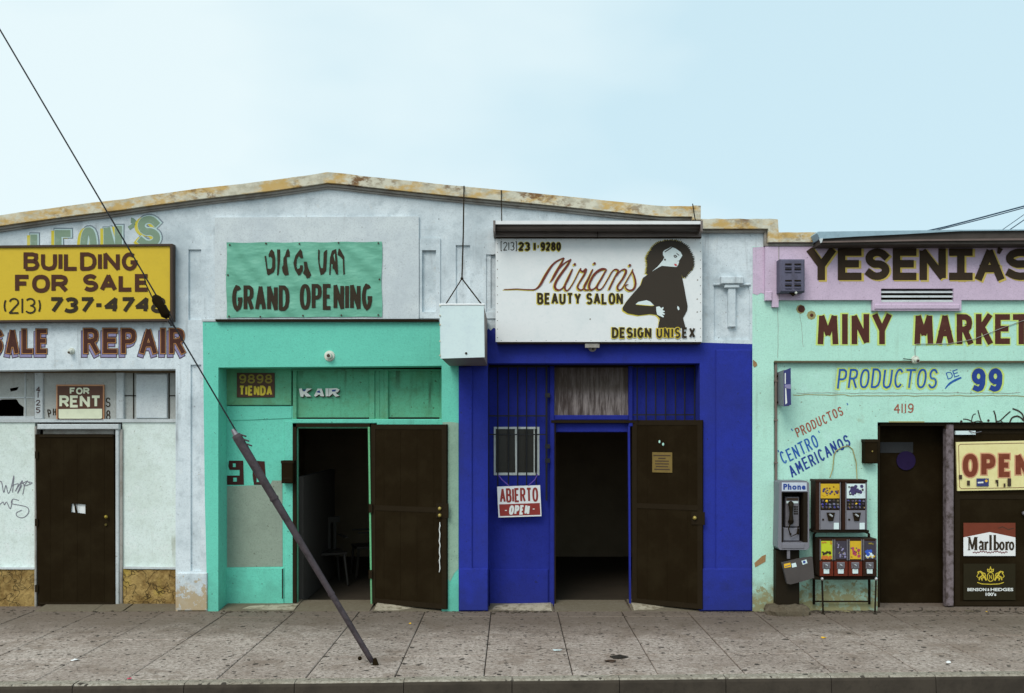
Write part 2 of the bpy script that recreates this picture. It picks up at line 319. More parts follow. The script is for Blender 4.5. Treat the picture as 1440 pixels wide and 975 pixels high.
M['toys6'] = toys('toy card white blue', [WH, DK, C(60, 80, 180), DK, YE, WH, DK], 34)
M['caps'] = toys('capsule colours', [DK, C(90, 80, 60), BL, DK, C(110, 110, 130), YE, C(70, 60, 80)], 30)

# ------------------------------------------------------------------ mesh helpers
ORG = {}
class MB:
    def __init__(s): s.v = []; s.f = []; s.mi = []; s.cur = 0
    def add(s, vs, fs):
        o = len(s.v); s.v += [Vector(v) for v in vs]; s.f += [tuple(i+o for i in f) for f in fs]; s.mi += [s.cur]*len(fs); return s
    def box(s, x0, x1, y0, y1, z0, z1, tf=None):
        vs = [Vector((x, y, z)) for x in (x0, x1) for y in (y0, y1) for z in (z0, z1)]
        if tf: vs = [tf @ v for v in vs]
        return s.add(vs, [(0, 1, 3, 2), (4, 6, 7, 5), (0, 4, 5, 1), (2, 3, 7, 6), (0, 2, 6, 4), (1, 5, 7, 3)])
    def pbox(s, x0, x1, y0, y1, d, th):      # rectangle at plane d (facade units), thickness th going back
        a = P(x0, y1, d); b = P(x1, y0, d)
        return s.box(a.x, b.x, -d, -d+th, a.z, b.z)
    def bbox(s, x0, x1, y0, y1, d, th, bev=.008):   # front edges chamfered
        a = P(x0, y1, d); b = P(x1, y0, d); X0, X1, Z0, Z1 = a.x, b.x, a.z, b.z; e = bev
        yb, yf, ym = -d+th, -d, -d+e
        vs = [(X0, yb, Z0), (X1, yb, Z0), (X1, yb, Z1), (X0, yb, Z1), (X0, ym, Z0), (X1, ym, Z0), (X1, ym, Z1), (X0, ym, Z1),
              (X0+e, yf, Z0+e), (X1-e, yf, Z0+e), (X1-e, yf, Z1-e), (X0+e, yf, Z1-e)]
        fs = [(0, 3, 2, 1), (8, 9, 10, 11)]
        for i in range(4):
            j = (i+1) % 4; fs += [(i, j, 4+j, 4+i), (4+i, 4+j, 8+j, 8+i)]
        return s.add(vs, fs)
    def tube(s, pts, r, n=8, caps=True):
        pts = [Vector(p) for p in pts]; rr = r if isinstance(r, (list, tuple)) else [r]*len(pts); rings = []
        for i, p in enumerate(pts):
            t_ = (pts[min(i+1, len(pts)-1)]-pts[max(i-1, 0)]).normalized()
            u = t_.orthogonal().normalized() if i == 0 else (u - t_*u.dot(t_)).normalized()
            w_ = t_.cross(u); rings.append([p+(u*math.cos(2*math.pi*k/n)+w_*math.sin(2*math.pi*k/n))*rr[i] for k in range(n)])
        vs = [v for g in rings for v in g]; fs = []
        for i in range(len(pts)-1):
            for k in range(n): fs.append((i*n+k, i*n+(k+1) % n, (i+1)*n+(k+1) % n, (i+1)*n+k))
        if caps: fs += [tuple(range(n))[::-1], tuple(range((len(pts)-1)*n, len(pts)*n))]
        return s.add(vs, fs)
    def disc(s, c, r, th, n=16, ax='y'):
        c = Vector(c); o = Vector((0, th/2, 0)) if ax == 'y' else Vector((0, 0, th/2))
        return s.tube([c-o, c+o], r, n)
    def ball(s, c, r, n=8, m=6, sq=(1, 1, 1)):
        vs = []; fs = []
        for i in range(m+1):
            a = math.pi*i/m
            for k in range(n): b = 2*math.pi*k/n; vs.append((c[0]+r*sq[0]*math.sin(a)*math.cos(b), c[1]+r*sq[1]*math.sin(a)*math.sin(b), c[2]+r*sq[2]*math.cos(a)))
        for i in range(m):
            for k in range(n): fs.append((i*n+k, (i+1)*n+k, (i+1)*n+(k+1) % n, i*n+(k+1) % n))
        return s.add(vs, fs)
    def build(s, name, mat, parent=None, label=None, cat=None, group=None, kind=None, smooth=False):
        me = bpy.data.meshes.new(name)
        if parent is not None: L = ORG[parent.name]
        else:
            xs = [v.x for v in s.v]; ys = [v.y for v in s.v]; L = Vector(((min(xs)+max(xs))/2, (min(ys)+max(ys))/2, min(v.z for v in s.v)))
        me.from_pydata([tuple(v-L) for v in s.v], [], s.f)
        for m_ in (mat if isinstance(mat, (list, tuple)) else [mat]): me.materials.append(M[m_] if isinstance(m_, str) else m_)
        for p, i in zip(me.polygons, s.mi): p.material_index = i; p.use_smooth = smooth
        bm = bmesh.new(); bm.from_mesh(me); bmesh.ops.recalc_face_normals(bm, faces=bm.faces); bm.to_mesh(me); bm.free(); me.update()
        return link(name, me, parent, L, label, cat, group, kind)
def link(name, me, parent, L, label=None, cat=None, group=None, kind=None):
    o = bpy.data.objects.new(name, me); COL.objects.link(o)
    if parent is not None: o.parent = parent
    else: o.location = L
    ORG[o.name] = Vector(L)
    return tag(o, label, cat, group, kind)
def tag(o, label=None, cat=None, group=None, kind=None):
    if label: o['label'] = label
    if cat: o['category'] = cat
    if group: o['group'] = group
    if kind: o['kind'] = kind
    return o
def thing(name, loc, label, cat, group=None):
    o = bpy.data.objects.new(name, None); COL.objects.link(o); o.location = loc; ORG[o.name] = Vector(loc)
    return tag(o, label, cat, group)

def slab(name, mat, parent, pts, d, th, holes=(), **kw):
    """prism: outline (and holes) drawn on plane d, extruded back by th"""
    bm = bmesh.new(); loops = []
    for loop in [pts]+list(holes):
        vs = [bm.verts.new(P(p[0], p[1], d)) for p in loop]; loops.append(vs)
        for i in range(len(vs)): bm.edges.new((vs[i], vs[(i+1) % len(vs)]))
    bmesh.ops.triangle_fill(bm, use_beauty=True, use_dissolve=False, edges=bm.edges[:])
    bm.verts.ensure_lookup_table(); bm.verts.index_update()
    V = [v.co.copy() for v in bm.verts]; F = [tuple(v.index for v in f.verts) for f in bm.faces]
    L_ = [[v.index for v in l] for l in loops]; bm.free()
    n = len(V); mb = MB()
    vs = V+[v+Vector((0, th, 0)) for v in V]; fs = F+[tuple(i+n for i in f[::-1]) for f in F]
    for l in L_:
        for i in range(len(l)): a, b = l[i], l[(i+1) % len(l)]; fs.append((a, b, b+n, a+n))
    mb.add(vs, fs)
    return mb.build(name, mat, parent, **kw)
def rect(x0, x1, y0, y1): return [(x0, y0), (x1, y0), (x1, y1), (x0, y1)]
def polymesh(mb, pts, d, th=.0015):
    bm = bmesh.new(); vs = [bm.verts.new(P(p[0], p[1], d)) for p in pts]
    es = [bm.edges.new((vs[i], vs[(i+1) % len(vs)])) for i in range(len(vs))]
    bmesh.ops.triangle_fill(bm, use_beauty=True, edges=es); bm.verts.index_update()
    mb.add([v.co.copy() for v in bm.verts], [tuple(v.index for v in f.verts) for f in bm.faces]); bm.free(); return mb

# ------------------------------------------------------------------ brush lettering: strokes laid on a plane
def strip(mb, pts, wd, d, cap=0.0):
    """a flat brush stroke through pts (plane units), width wd (number or list); each piece lies a hair above the last"""
    q = [Vector((p[0], p[1])) for p in pts]
    keep = [0]+[i for i in range(1, len(q)) if (q[i]-q[i-1]).length > 1e-4]
    W = [wd[i] for i in keep] if isinstance(wd, (list, tuple)) else [wd]*len(keep)
    q = [q[i] for i in keep]
    n = len(q)
    if n < 2: return
    dirs = [(q[i+1]-q[i]).normalized() for i in range(n-1)]; closed = (q[0]-q[-1]).length < .05 and n > 3
    def turn(i): return math.degrees(dirs[i-1].angle(dirs[i])) if dirs[i-1].length and dirs[i].length else 0
    for i in range(n-1):
        e0 = cap if i == 0 and not closed else 0; e1 = cap if i == n-2 and not closed else 0
        if i > 0: tn = turn(i); e0 = 0 if tn < 55 else W[i]*.5 if tn < 100 else W[i]*.22
        if i < n-2: tn = turn(i+1); e1 = 0 if tn < 55 else W[i+1]*.5 if tn < 100 else W[i+1]*.22
        a_, b_ = q[i]-dirs[i]*e0, q[i+1]+dirs[i]*e1; nr = Vector((-dirs[i].y, dirs[i].x)); dd = d+.00004*i
        mb.add([P(a_.x+nr.x*W[i]/2, a_.y+nr.y*W[i]/2, dd), P(a_.x-nr.x*W[i]/2, a_.y-nr.y*W[i]/2, dd), P(b_.x-nr.x*W[i+1]/2, b_.y-nr.y*W[i+1]/2, dd), P(b_.x+nr.x*W[i+1]/2, b_.y+nr.y*W[i+1]/2, dd)], [(0, 1, 2, 3)])
        if (i > 0 or closed) and W[i] > .6:
            tn = turn(i) if i > 0 else 30
            if 3 < tn < 55: mb.add([P(q[i].x+W[i]/2*math.cos(k*math.pi/4+.2), q[i].y+W[i]/2*math.sin(k*math.pi/4+.2), dd-.00002) for k in range(8)], [tuple(range(8))])
def smooth(pts, n=5):
    out_ = []
    for i in range(len(pts)-1):
        p0 = pts[max(i-1, 0)]; p1 = pts[i]; p2 = pts[i+1]; p3 = pts[min(i+2, len(pts)-1)]
        for k in range(n):
            t_ = k/n; out_.append(tuple(.5*((2*b)+(-a+c_)*t_+(2*a-5*b+4*c_-e)*t_*t_+(-a+3*b-3*c_+e)*t_**3) for a, b, c_, e in zip(p0, p1, p2, p3)))
    out_.append(tuple(pts[-1])); return out_
def arc(cx, cy, rx, ry, a0, a1, n=8): return [(cx+rx*math.cos(R(a0+(a1-a0)*i/n)), cy+ry*math.sin(R(a0+(a1-a0)*i/n))) for i in range(n+1)]
G = {
 'A': (.62, [[(0, 0), (.31, 1), (.62, 0)], [(.11, .32), (.51, .32)]]),
 'B': (.56, [[(0, 0), (0, 1), (.34, 1), (.48, .92), (.5, .76), (.46, .6), (.34, .53), (0, .53)], [(.34, .53), (.5, .45), (.56, .27), (.5, .08), (.36, 0), (0, 0)]]),
 'C': (.56, [arc(.3, .5, .28, .5, 50, 310, 18)]),
 'D': (.58, [[(0, 0), (0, 1), (.3, 1), (.5, .88), (.58, .65), (.58, .35), (.5, .12), (.3, 0), (0, 0)]]),
 'E': (.5, [[(.5, 1), (0, 1), (0, 0), (.5, 0)], [(0, .52), (.42, .52)]]),
 'G': (.58, [arc(.3, .5, .28, .5, 50, 340, 12)+[(.57, .45), (.34, .45)]]),
 'F': (.5, [[(.5, 1), (0, 1), (0, 0)], [(0, .52), (.4, .52)]]),
 'H': (.56, [[(0, 0), (0, 1)], [(.56, 0), (.56, 1)], [(0, .5), (.56, .5)]]),
 'I': (.0, [[(0, 0), (0, 1)]]),
 'K': (.56, [[(0, 0), (0, 1)], [(.54, 1), (.05, .45)], [(.18, .58), (.58, 0)]]),
 'L': (.5, [[(0, 1), (0, 0), (.5, 0)]]),
 'M': (.72, [[(0, 0), (.06, 1), (.36, .3), (.66, 1), (.72, 0)]]),
 'N': (.58, [[(0, 0), (0, 1), (.58, 0), (.58, 1)]]),
 'O': (.6, [[(.3+.3*math.copysign(abs(math.cos(R(90+15*k)))**.8, math.cos(R(90+15*k))), .5+.5*math.copysign(abs(math.sin(R(90+15*k)))**.9, math.sin(R(90+15*k)))) for k in range(25)]]),
 'P': (.54, [[(0, 0), (0, 1), (.34, 1), (.5, .92), (.54, .74), (.5, .55), (.34, .47), (0, .47)]]),
 'R': (.56, [[(0, 0), (0, 1), (.34, 1), (.5, .92), (.54, .75), (.5, .57), (.34, .49), (0, .49)], [(.28, .49), (.56, 0)]]),
 'S': (.54, [arc(.27, .745, .25, .255, 25, 250, 8)+arc(.27, .26, .27, .26, 75, -150, 8)]),
 'T': (.6, [[(0, 1), (.6, 1)], [(.3, 1), (.3, 0)]]),
 'U': (.56, [[(0, 1), (0, .3), (.07, .08), (.28, 0), (.49, .08), (.56, .3), (.56, 1)]]),
 'X': (.58, [[(0, 0), (.58, 1)], [(0, 1), (.58, 0)]]),
 'Y': (.6, [[(0, 1), (.3, .45), (.6, 1)], [(.3, .5), (.3, 0)]]),
 '0': (.54, [arc(.27, .5, .27, .5, 90, 452, 14)]),
 '1': (.1, [[(.05, 0), (.05, 1)]]),
 '2': (.52, [arc(.26, .74, .25, .26, 170, -25, 8)+[(.0, 0), (.52, 0)]]),
 '3': (.52, [arc(.24, .75, .25, .25, 150, -90, 8), arc(.24, .26, .28, .26, 85, -150, 8)]),
 '4': (.54, [[(.42, 0), (.42, 1), (0, .35), (.54, .35)]]),
 '5': (.52, [[(.48, 1), (.05, 1), (.03, .58)]+arc(.24, .31, .28, .31, 95, -140, 8)]),
 '7': (.5, [[(0, 1), (.5, 1), (.15, 0)]]),
 '8': (.54, [arc(.27, .76, .22, .24, 90, 450, 12), arc(.27, .26, .27, .26, 90, 450, 12)]),
 '9': (.54, [arc(.27, .7, .25, .3, 0, 360, 12), [(.52, .7), (.5, .3), (.4, .06), (.22, 0), (.04, .08)]]),
 '(': (.12, [arc(.3, .5, .3, .62, 140, 220, 6)]), ')': (.12, [arc(-.18, .5, .3, .62, 40, -40, 6)]),
 '[': (.16, [[(.16, 1.08), (0, 1.08), (0, -.08), (.16, -.08)]]), ']': (.16, [[(0, 1.08), (.16, 1.08), (.16, -.08), (0, -.08)]]),
 '-': (.25, [[(0, .5), (.25, .5)]]), "'": (.12, [[(.1, 1.05), (.02, .78)]]), '"': (.2, [[(.02, 1.02), (0, .88)], [(.16, 1.02), (.14, .88)]]), '.': (.1, [[(.02, 0), (.1, 0)]]), '&': (.6, [[(.6, 0), (.15, .75), (.2, .98), (.38, .95), (.38, .75), (.05, .35), (.05, .1), (.25, 0), (.6, .4)]]),
}
G['i'] = (.5, [[(.25, 0), (.25, 1)], [(0, 1), (.5, 1)], [(0, 0), (.5, 0)]])     # capital I with bars
G['v'] = (0, [])
def strokes(s, x0, x1, yb, h, t_, gap=.22, rot=0, slant=0, jit=0, seed=1):
    """lay the glyphs of s so that the line runs from x0 to x1 (plane units), baseline yb, cap height h"""
    rnd = random.Random(seed); gpx = gap*h*.5; n = sum(ch != ' ' for ch in s); sp_ = sum(ch == ' ' for ch in s)
    W_ = sum(G[ch][0] for ch in s if ch != ' '); L_ = x1-x0-abs(slant)*h; free = L_-n*t_-gpx*(n-1)-sp_*h*.3
    sx = free/W_ if W_ else h
    out_ = []; cr_, sr = math.cos(R(rot)), math.sin(R(rot)); u = -slant*h if slant < 0 else 0
    for ch in s:
        if ch == ' ': u += h*.3; continue
        w_, pl = G[ch]; jy, js = rnd.uniform(-jit, jit)*h, 1+rnd.uniform(-jit, jit); g = []
        for poly in pl:
            q = []
            for (a, b) in poly:
                ux = u+t_/2+a*sx+b*(h-t_)*slant; vy = t_/2+b*js*(h-t_)+jy
                q.append((x0+ux*cr_-vy*sr, yb-ux*sr-vy*cr_))
            g.append(q)
        out_.append(g); u += w_*sx+t_+gpx
    return out_
def pt(s, x0, x1, yt, yb, t_, d, mat, parent, gap=.16, ex=0, off=(0, 0), **kw):
    """sign-writer's capitals between two lines; ex thickens the strokes for an outline layer"""
    return paint(strokes(s, x0, x1, yb, yb-yt, t_, gap=gap, **kw), mat, parent, t_+ex, d, off, 0 if not ex else ex/2)
def paint(gl, mat, parent, t_, d, off=(0, 0), cap=None, name='lettering'):
    mb = MB()
    for gi, g in enumerate(gl):
        for si, q in enumerate(g):
            strip(mb, [(a+off[0], b+off[1]) for a, b in q], t_, d+.0002*(si+2*(gi % 2)), t_*.5 if cap is None else cap)
    return mb.build(name, mat, parent)
def flat_text(s, x0, x1, yt, yb, d, mat, parent, bold=.03, name='lettering', rot=0, shear=0, space=1.0):
    """printed capitals fitted to a rectangle"""
    cu = bpy.data.curves.new('t', 'FONT'); cu.body = s; cu.offset = bold; cu.size = 1; cu.shear = shear; cu.space_character = space; cu.resolution_u = 3
    o = bpy.data.objects.new('t', cu); COL.objects.link(o)
    dg = bpy.context.evaluated_depsgraph_get(); me = bpy.data.meshes.new_from_object(o.evaluated_get(dg))
    bpy.data.objects.remove(o); bpy.data.curves.remove(cu)
    xs = [v.co.x for v in me.vertices]; ys = [v.co.y for v in me.vertices]; ax, bx, ay, by = min(xs), max(xs), min(ys), max(ys)
    mb = MB(); vs = []
    for v in me.vertices:
        u = (v.co.x-ax)/(bx-ax); w_ = (v.co.y-ay)/(by-ay); X = x0+(x1-x0)*u; Y = yb+(yt-yb)*w_
        if rot:
            cx_, cy_ = (x0+x1)/2, (yt+yb)/2; dx, dy = X-cx_, Y-cy_; X = cx_+dx*math.cos(R(rot))+dy*math.sin(R(rot)); Y = cy_-dx*math.sin(R(rot))+dy*math.cos(R(rot))
        vs.append(P(X, Y, d))
    mb.add(vs, [tuple(p.vertices) for p in me.polygons]); bpy.data.meshes.remove(me)
    return mb.build(name, mat, parent)
def dots(mb, pts, r, d, n=8):
    for x, y in pts: mb.add([P(x+r*math.cos(2*math.pi*k/n), y+r*math.sin(2*math.pi*k/n), d) for k in range(n)], [tuple(range(n))])
    return mb

RC = -.34     # depth of the recessed shopfronts
# ================================================================== GROUND
road = MB().box(-400, 400, -400, 400, -1.2, -.17).build('road', 'asphalt', kind='structure')
walk = thing('sidewalk', (0, -1.3, -.15), 'grey concrete pavement of square slabs dotted with old chewing gum', None); walk['kind'] = 'structure'
def kd(x): return 2.815-.040*x
MB().add([(-11, .6, -.02), (12, .6, -.02), (12, -kd(12), -.02), (-11, -kd(-11), -.02), (-11, .6, -.165), (12, .6, -.165), (12, -kd(12), -.165), (-11, -kd(-11), -.165)],
         [(0, 1, 2, 3), (4, 5, 6, 7), (0, 1, 5, 4), (1, 2, 6, 5), (2, 3, 7, 6), (3, 0, 4, 7)]).build('joint_bed', 'slab_base', walk)
xs = []; px = 691-92*12
while px < 2000: xs.append((px-CX)/PPM+random.uniform(-.012, .012)); px += 92
xs[0] = -11
for ci in range(len(xs)-1):
    for ri in range(4):
        x0, x1 = xs[ci]+.0045, xs[ci+1]-.0045
        e0 = [lambda x: -.6, lambda x: .30-.01*x, lambda x: 1.36-.02*x, lambda x: 2.1-.03*x, lambda x: kd(x)]
        a, b = e0[ri], e0[ri+1]; g0 = 0 if ri == 0 else .005
        if ri == 0 : 
            pass
        z = random.uniform(-.0015, .0015); zt = [z+random.uniform(-.002, .002) for _ in range(4)]
        tp = [(x0, -a(x0)-g0, zt[0]), (x1, -a(x1)-g0, zt[1]), (x1, -b(x1)+.005, zt[2]), (x0, -b(x0)+.005, zt[3])]
        e = .006; cx_ = (x0+x1)/2; cy_ = sum(p[1] for p in tp)/4
        ins = [(p[0]+(e if p[0] < cx_ else -e), p[1]+(e if p[1] < cy_ else -e), p[2]) for p in tp]
        low = [(p[0], p[1], p[2]-.006) for p in tp]; bot = [(p[0], p[1], -.0195) for p in tp]
        vs = ins+low+bot; fs = [(0, 1, 2, 3)]
        for i in range(4): j = (i+1) % 4; fs += [(i, j, 4+j, 4+i), (4+i, 4+j, 8+j, 8+i)]
        MB().add(vs, fs).build('paving_slab', 'slab', walk)
kerb = thing('kerb', (0, -2.9, -.17), 'long concrete kerb with a tar-darkened face along the road', None); kerb['kind'] = 'structure'
x = -11.2+.1
while x < 12:
    x1 = x+.925; mb = MB(); g = .003; dz = random.uniform(-.003, .003)
    n = 8
    top = []
    prof = [(0.006, 0), (.11, 0), (.132, -.012), (.140, -.035), (.150, -.175)]
    vs = []
    for i in range(n+1):
        X = x+g+(x1-x-2*g)*i/n; wv_ = noise.noise(Vector((X*4, 0, 3)))*.006
        for (dd, zz) in prof: vs.append((X, -(kd(X)+dd+(wv_ if dd > .05 else 0)), zz+dz+(wv_*.6 if dd > .05 and zz > -.1 else 0)))
        vs.append((X, -kd(X)-.006, -.175))
    m_ = 6; 
    for i in range(n):
        for k in range(m_):
            mb.cur = 1 if k in (2, 3) else 0
            mb.add([], []); mb.f.append((i*m_+k, i*m_+(k+1) % m_, (i+1)*m_+(k+1) % m_, (i+1)*m_+k)); mb.mi.append(mb.cur)
    mb.v = [Vector(v) for v in vs]; mb.f += [tuple(range(m_)), tuple(range(n*m_, n*m_+m_))]; mb.mi += [1, 1]
    mb.build('kerb_stone', ['kerb_top', 'kerb_face'], kerb); x = x1

# ================================================================== GABLED SHOP ROW
shop = thing('shop_building', (-3, 4, 0), 'long gabled single-storey row with white, mint green and deep blue shopfronts', 'building')
gable = [(-380, 352), (-200, 330), (0, 303), (80, 291.5), (150, 283), (230, 272), (300, 263), (380, 254), (440, 245.5), (460, 242.5), (480, 244), (560, 253), (640, 261), (700, 267), (775, 274), (850, 282), (900, 287), (932, 290), (975, 290), (985, 290)]
def gy(x):
    for a, b in zip(gable, gable[1:]):
        if a[0] <= x <= b[0]: return a[1]+(b[1]-a[1])*(x-a[0])/(b[0]-a[0])
    return 290
def wob(x): return noise.noise(Vector((x*.02, 1, 1)))*1.0+noise.noise(Vector((x*.09, 5, 1)))*.6
gx = [-380+i*15 for i in range(int(1365/15))]+[985]
def band(name, mat, parent, h0, h1, d, th, xa=-380, xb=985, wv_=1, **kw):
    X = [x for x in gx if xa <= x <= xb]
    return slab(name, mat, parent, [(x, gy(x)+h0+wob(x)*wv_) for x in X]+[(x, gy(x)+h1+wob(x)*wv_*.4) for x in X[::-1]], d, th, **kw)
wtop = [(x, gy(x)+13) for x in gx]
niches = [rect(265, 283, 351, 450), rect(593, 613, 351, 440), rect(641, 661, 345, 440), rect(690, 705, 357, 434), rect(1004, 1055, 401, 484-1)]
niches[4] = rect(1004, 1054, 402, 478)
lowniche = rect(268, 286, 513, 803)
white = [(-380, 872)]+wtop+[(985, 305), (986, 322), (1058, 322), (1058, 484), (988, 482), (700, 482), (698, 460), (645, 457), (645, 453), (285, 453), (288, 700), (292, 872), (247, 872), (247, 519), (120, 519.5), (0, 521), (-240, 523), (-240, 872)]
# keep niches clear of the outline
slab('front_wall', 'white_wall', shop, white, 0, .335, holes=niches+[rect(268, 283, 513, 803)], label='white stucco upper wall and pilaster with mottled grey stains')
for x0, x1, y0, y1 in ((265, 283, 351, 450), (593, 613, 351, 440), (641, 661, 345, 440), (690, 705, 357, 434), (1004, 1054, 402, 478), (268, 283, 513, 803)):
    MB().pbox(x0-1, x1+1, y0-1, y1+1, -.024, .03).build('niche_panel', 'white_wall', shop)
green = [(285, 453), (645, 453), (645, 872), (621, 872), (621, 514.5), (307, 517), (307, 872), (292, 872), (288, 700)]
slab('front_wall', 'green', shop, green, 0, .335, label='mint green painted surround of the middle shop')
blue = [(645, 457), (698, 460), (700, 482), (988, 482), (1058, 484), (1058, 872), (984, 872), (984, 511), (686, 511), (686, 872), (645, 872)]
slab('front_wall', 'blue', shop, blue, 0, .335, holes=[], label='deep blue painted surround of the beauty salon')
# blue pilasters: slightly raised strips
MB().bbox(645.5, 664, 516, 858.5, .022, .022).build('pilaster_strip', 'blue', shop)
MB().bbox(1007, 1057, 492, 858.5, .022, .022).build('pilaster_strip', 'blue', shop)
MB().bbox(645.5, 686, 800, 859, .034, .034).build('pilaster_base', 'blue', shop)
MB().bbox(986, 1057, 800, 859, .034, .034).build('pilaster_base', 'blue', shop)
MB().bbox(249, 291, 806, 859, .022, .022).build('pilaster_base', 'white_wall', shop)
# moulded frames on the white wall and the corbel
for x0, x1, y0, y1 in ((590, 619, 335, 448), (680, 712, 341, 448)):
    slab('moulding', 'white_wall', shop, rect(x0, x1, y0, y1), .018, .016, holes=[rect(x0+3.5, x1-6, y0+17, y1-9)])
MB().bbox(1014, 1046, 389, 399, .07, .07).build('corbel', 'white_wall', shop)
MB().bbox(1019, 1040, 400, 405, .05, .05).build('corbel', 'white_wall', shop)
MB().bbox(1024, 1035, 405, 460, .03, .065).build('corbel_shaft', 'white_wall', shop)
MB().bbox(1003, 1056, 399, 401.5, .02, .02).build('moulding', 'white_wall', shop)
band('parapet_cap', 'cap', shop, 0, 14.5, .10, .45)
band('moulding', 'mould', shop, 16.5, 19.5, .055, .06, wv_=.3)
band('moulding', 'mould', shop, 20.5, 23, .03, .035, wv_=.3)
slab('parapet_cap', 'cap', shop, [(974, 289), (985.5, 289.5), (985.5, 309), (974, 309)], .125, .3)
# pale backing board, ledge below it
slab('backing_board', 'board_white', shop, [(302, 306), (589, 304.5), (589, 448.5), (302, 449)], .03, .028)
MB().pbox(303, 617, 449.2, 452.2, .05, .05).build('ledge', 'dark_frame', shop)  # dark colour stands in for the shadow line along this ledge
MB().pbox(284, 303, 449.2, 452, .012, .012).build('ledge', 'white_wood', shop)
slab('paint_flake', 'white_wall', shop, [(684, 456), (698, 457), (698, 463), (694, 461), (690, 465), (687, 462), (684, 466)], .004, .003)
# roof and walls behind
rf = MB(); pts = [(x, gy(x)+25) for x in (-380, 0, 460, 985)]
vs = [P(a, b) for a, b in pts]; bk = [v+Vector((0, 9, 0)) for v in vs]; fr = [v+Vector((0, .335, 0)) for v in vs]
rf.add(fr+bk, [(i, i+1, i+5, i+4) for i in range(3)]); rf.build('roof', 'roof', shop)
xl, xr = P(-380, 0).x, P(1058, 0).x
MB().box(xl, xl+.2, .335, 9, -.1, 3.9).build('side_wall', 'white_wall', shop)
MB().box(xl, xr, 9, 9.2, -.1, 3.9).build('rear_wall', 'white_wall', shop)
MB().box(P(985, 0).x, xr, .335, 9, 4.1, 4.2).build('roof', 'roof', shop)
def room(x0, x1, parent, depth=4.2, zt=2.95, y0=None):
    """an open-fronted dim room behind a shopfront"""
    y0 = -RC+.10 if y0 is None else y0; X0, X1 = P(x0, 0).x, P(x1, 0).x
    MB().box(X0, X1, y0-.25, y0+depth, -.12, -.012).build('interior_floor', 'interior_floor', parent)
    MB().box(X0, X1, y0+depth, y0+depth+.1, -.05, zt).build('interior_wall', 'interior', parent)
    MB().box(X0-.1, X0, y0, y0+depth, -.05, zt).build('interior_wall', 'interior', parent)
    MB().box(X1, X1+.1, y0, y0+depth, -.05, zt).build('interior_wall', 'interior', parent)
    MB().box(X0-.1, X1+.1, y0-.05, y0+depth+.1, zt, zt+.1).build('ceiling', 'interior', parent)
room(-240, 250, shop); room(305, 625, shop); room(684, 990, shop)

# ---------------------------------------------------------------- left shop (for rent)
d = RC
def infill(name, mat, x0, x1, y0, y1, dd=RC, th=.08, parent=shop, holes=(), **kw): return slab(name, mat, parent, rect(x0, x1, y0, y1), dd, th, holes=holes, **kw)
infill('infill_wall', 'white_low', 172, 252, 594, 802)
infill('infill_wall', 'white_low', -242, 49, 594, 802)
for x0, x1 in ((173.5, 252), (-242, 48.5)):
    pts = [(x0, 802)]; xx = x0
    while xx < x1: pts.append((xx, 801+random.uniform(-1.5, 1))); xx += 9
    pts += [(x1, 802), (x1, 858), (x0, 858)]
    slab('stone_dado', 'ochre', shop, pts[1:], RC+.035, .1, label='cracked yellow ochre stone dado under the white wall')
    slab('dado_trim', 'white_wood', shop, [(x0, 797.5), (x1, 798.5), (x1, 801), (x0, 800)], RC+.05, .05)
infill('shaded_header_beam', 'header_shade_brown', -242, 252, 515, 524.5, RC+.017, .08)  # brown header, shade under the opening put into its colour
infill('transom_rail', 'white_wood', -242, 252, 589.5, 594, RC+.02, .08)
for x0, x1 in ((48, 60), (163, 173.5), (-100, -88)): MB().bbox(x0, x1, 522.5, 589.5, RC+.015, .08).build('mullion', 'white_wood', shop)
infill('transom_board', 'transom_white', 60, 163, 522.5, 589.5, RC-.015, .04)
infill('transom_board', 'transom_white', -240, -100, 522.5, 589.5, RC-.015, .04)
# broken painted window
bw = slab('transom_window', 'transom_white', shop, rect(-88, 48, 522.5, 589.5), RC-.03, .01,
     holes=[[(-24, 564), (0, 563), (2, 562), (22, 561.5), (24, 562.5), (27, 568), (31, 571), (33.5, 573), (33, 589), (-24, 589)], [(13.7, 546.5), (26.5, 544), (24, 549), (15, 551)]], label='white painted transom window with a jagged broken hole')
for x0, x1, y0, y1 in ((34.5, 36, 523, 589), (-88, 48, 558.5, 560)): MB().pbox(x0, x1, y0, y1, RC-.02, .01).build('glazing_bar', 'white_wood', bw)
MB().pbox(-88, 48, 585.5, 589.5, RC-.012, .02).build('sill', 'white_wood', bw)
tw = slab('transom_window', 'transom_white', shop, rect(173.5, 252, 522.5, 589.5), RC-.03, .01, label='transom window patched with a pale board')
MB().bbox(191, 235, 526, 588.5, RC-.005, .025).build('patch_board', 'board_white', tw)
for x0, x1, y0, y1 in ((187, 188.3, 523, 589), (237, 238.3, 523, 589), (174, 191, 556, 557.2), (238, 250, 556, 557.2)): MB().pbox(x0, x1, y0, y1, RC-.02, .01).build('glazing_bar', 'dark_frame', tw)
MB().pbox(247, 252, 523, 589, RC+.005, .03).build('mullion', 'dark_frame', shop)
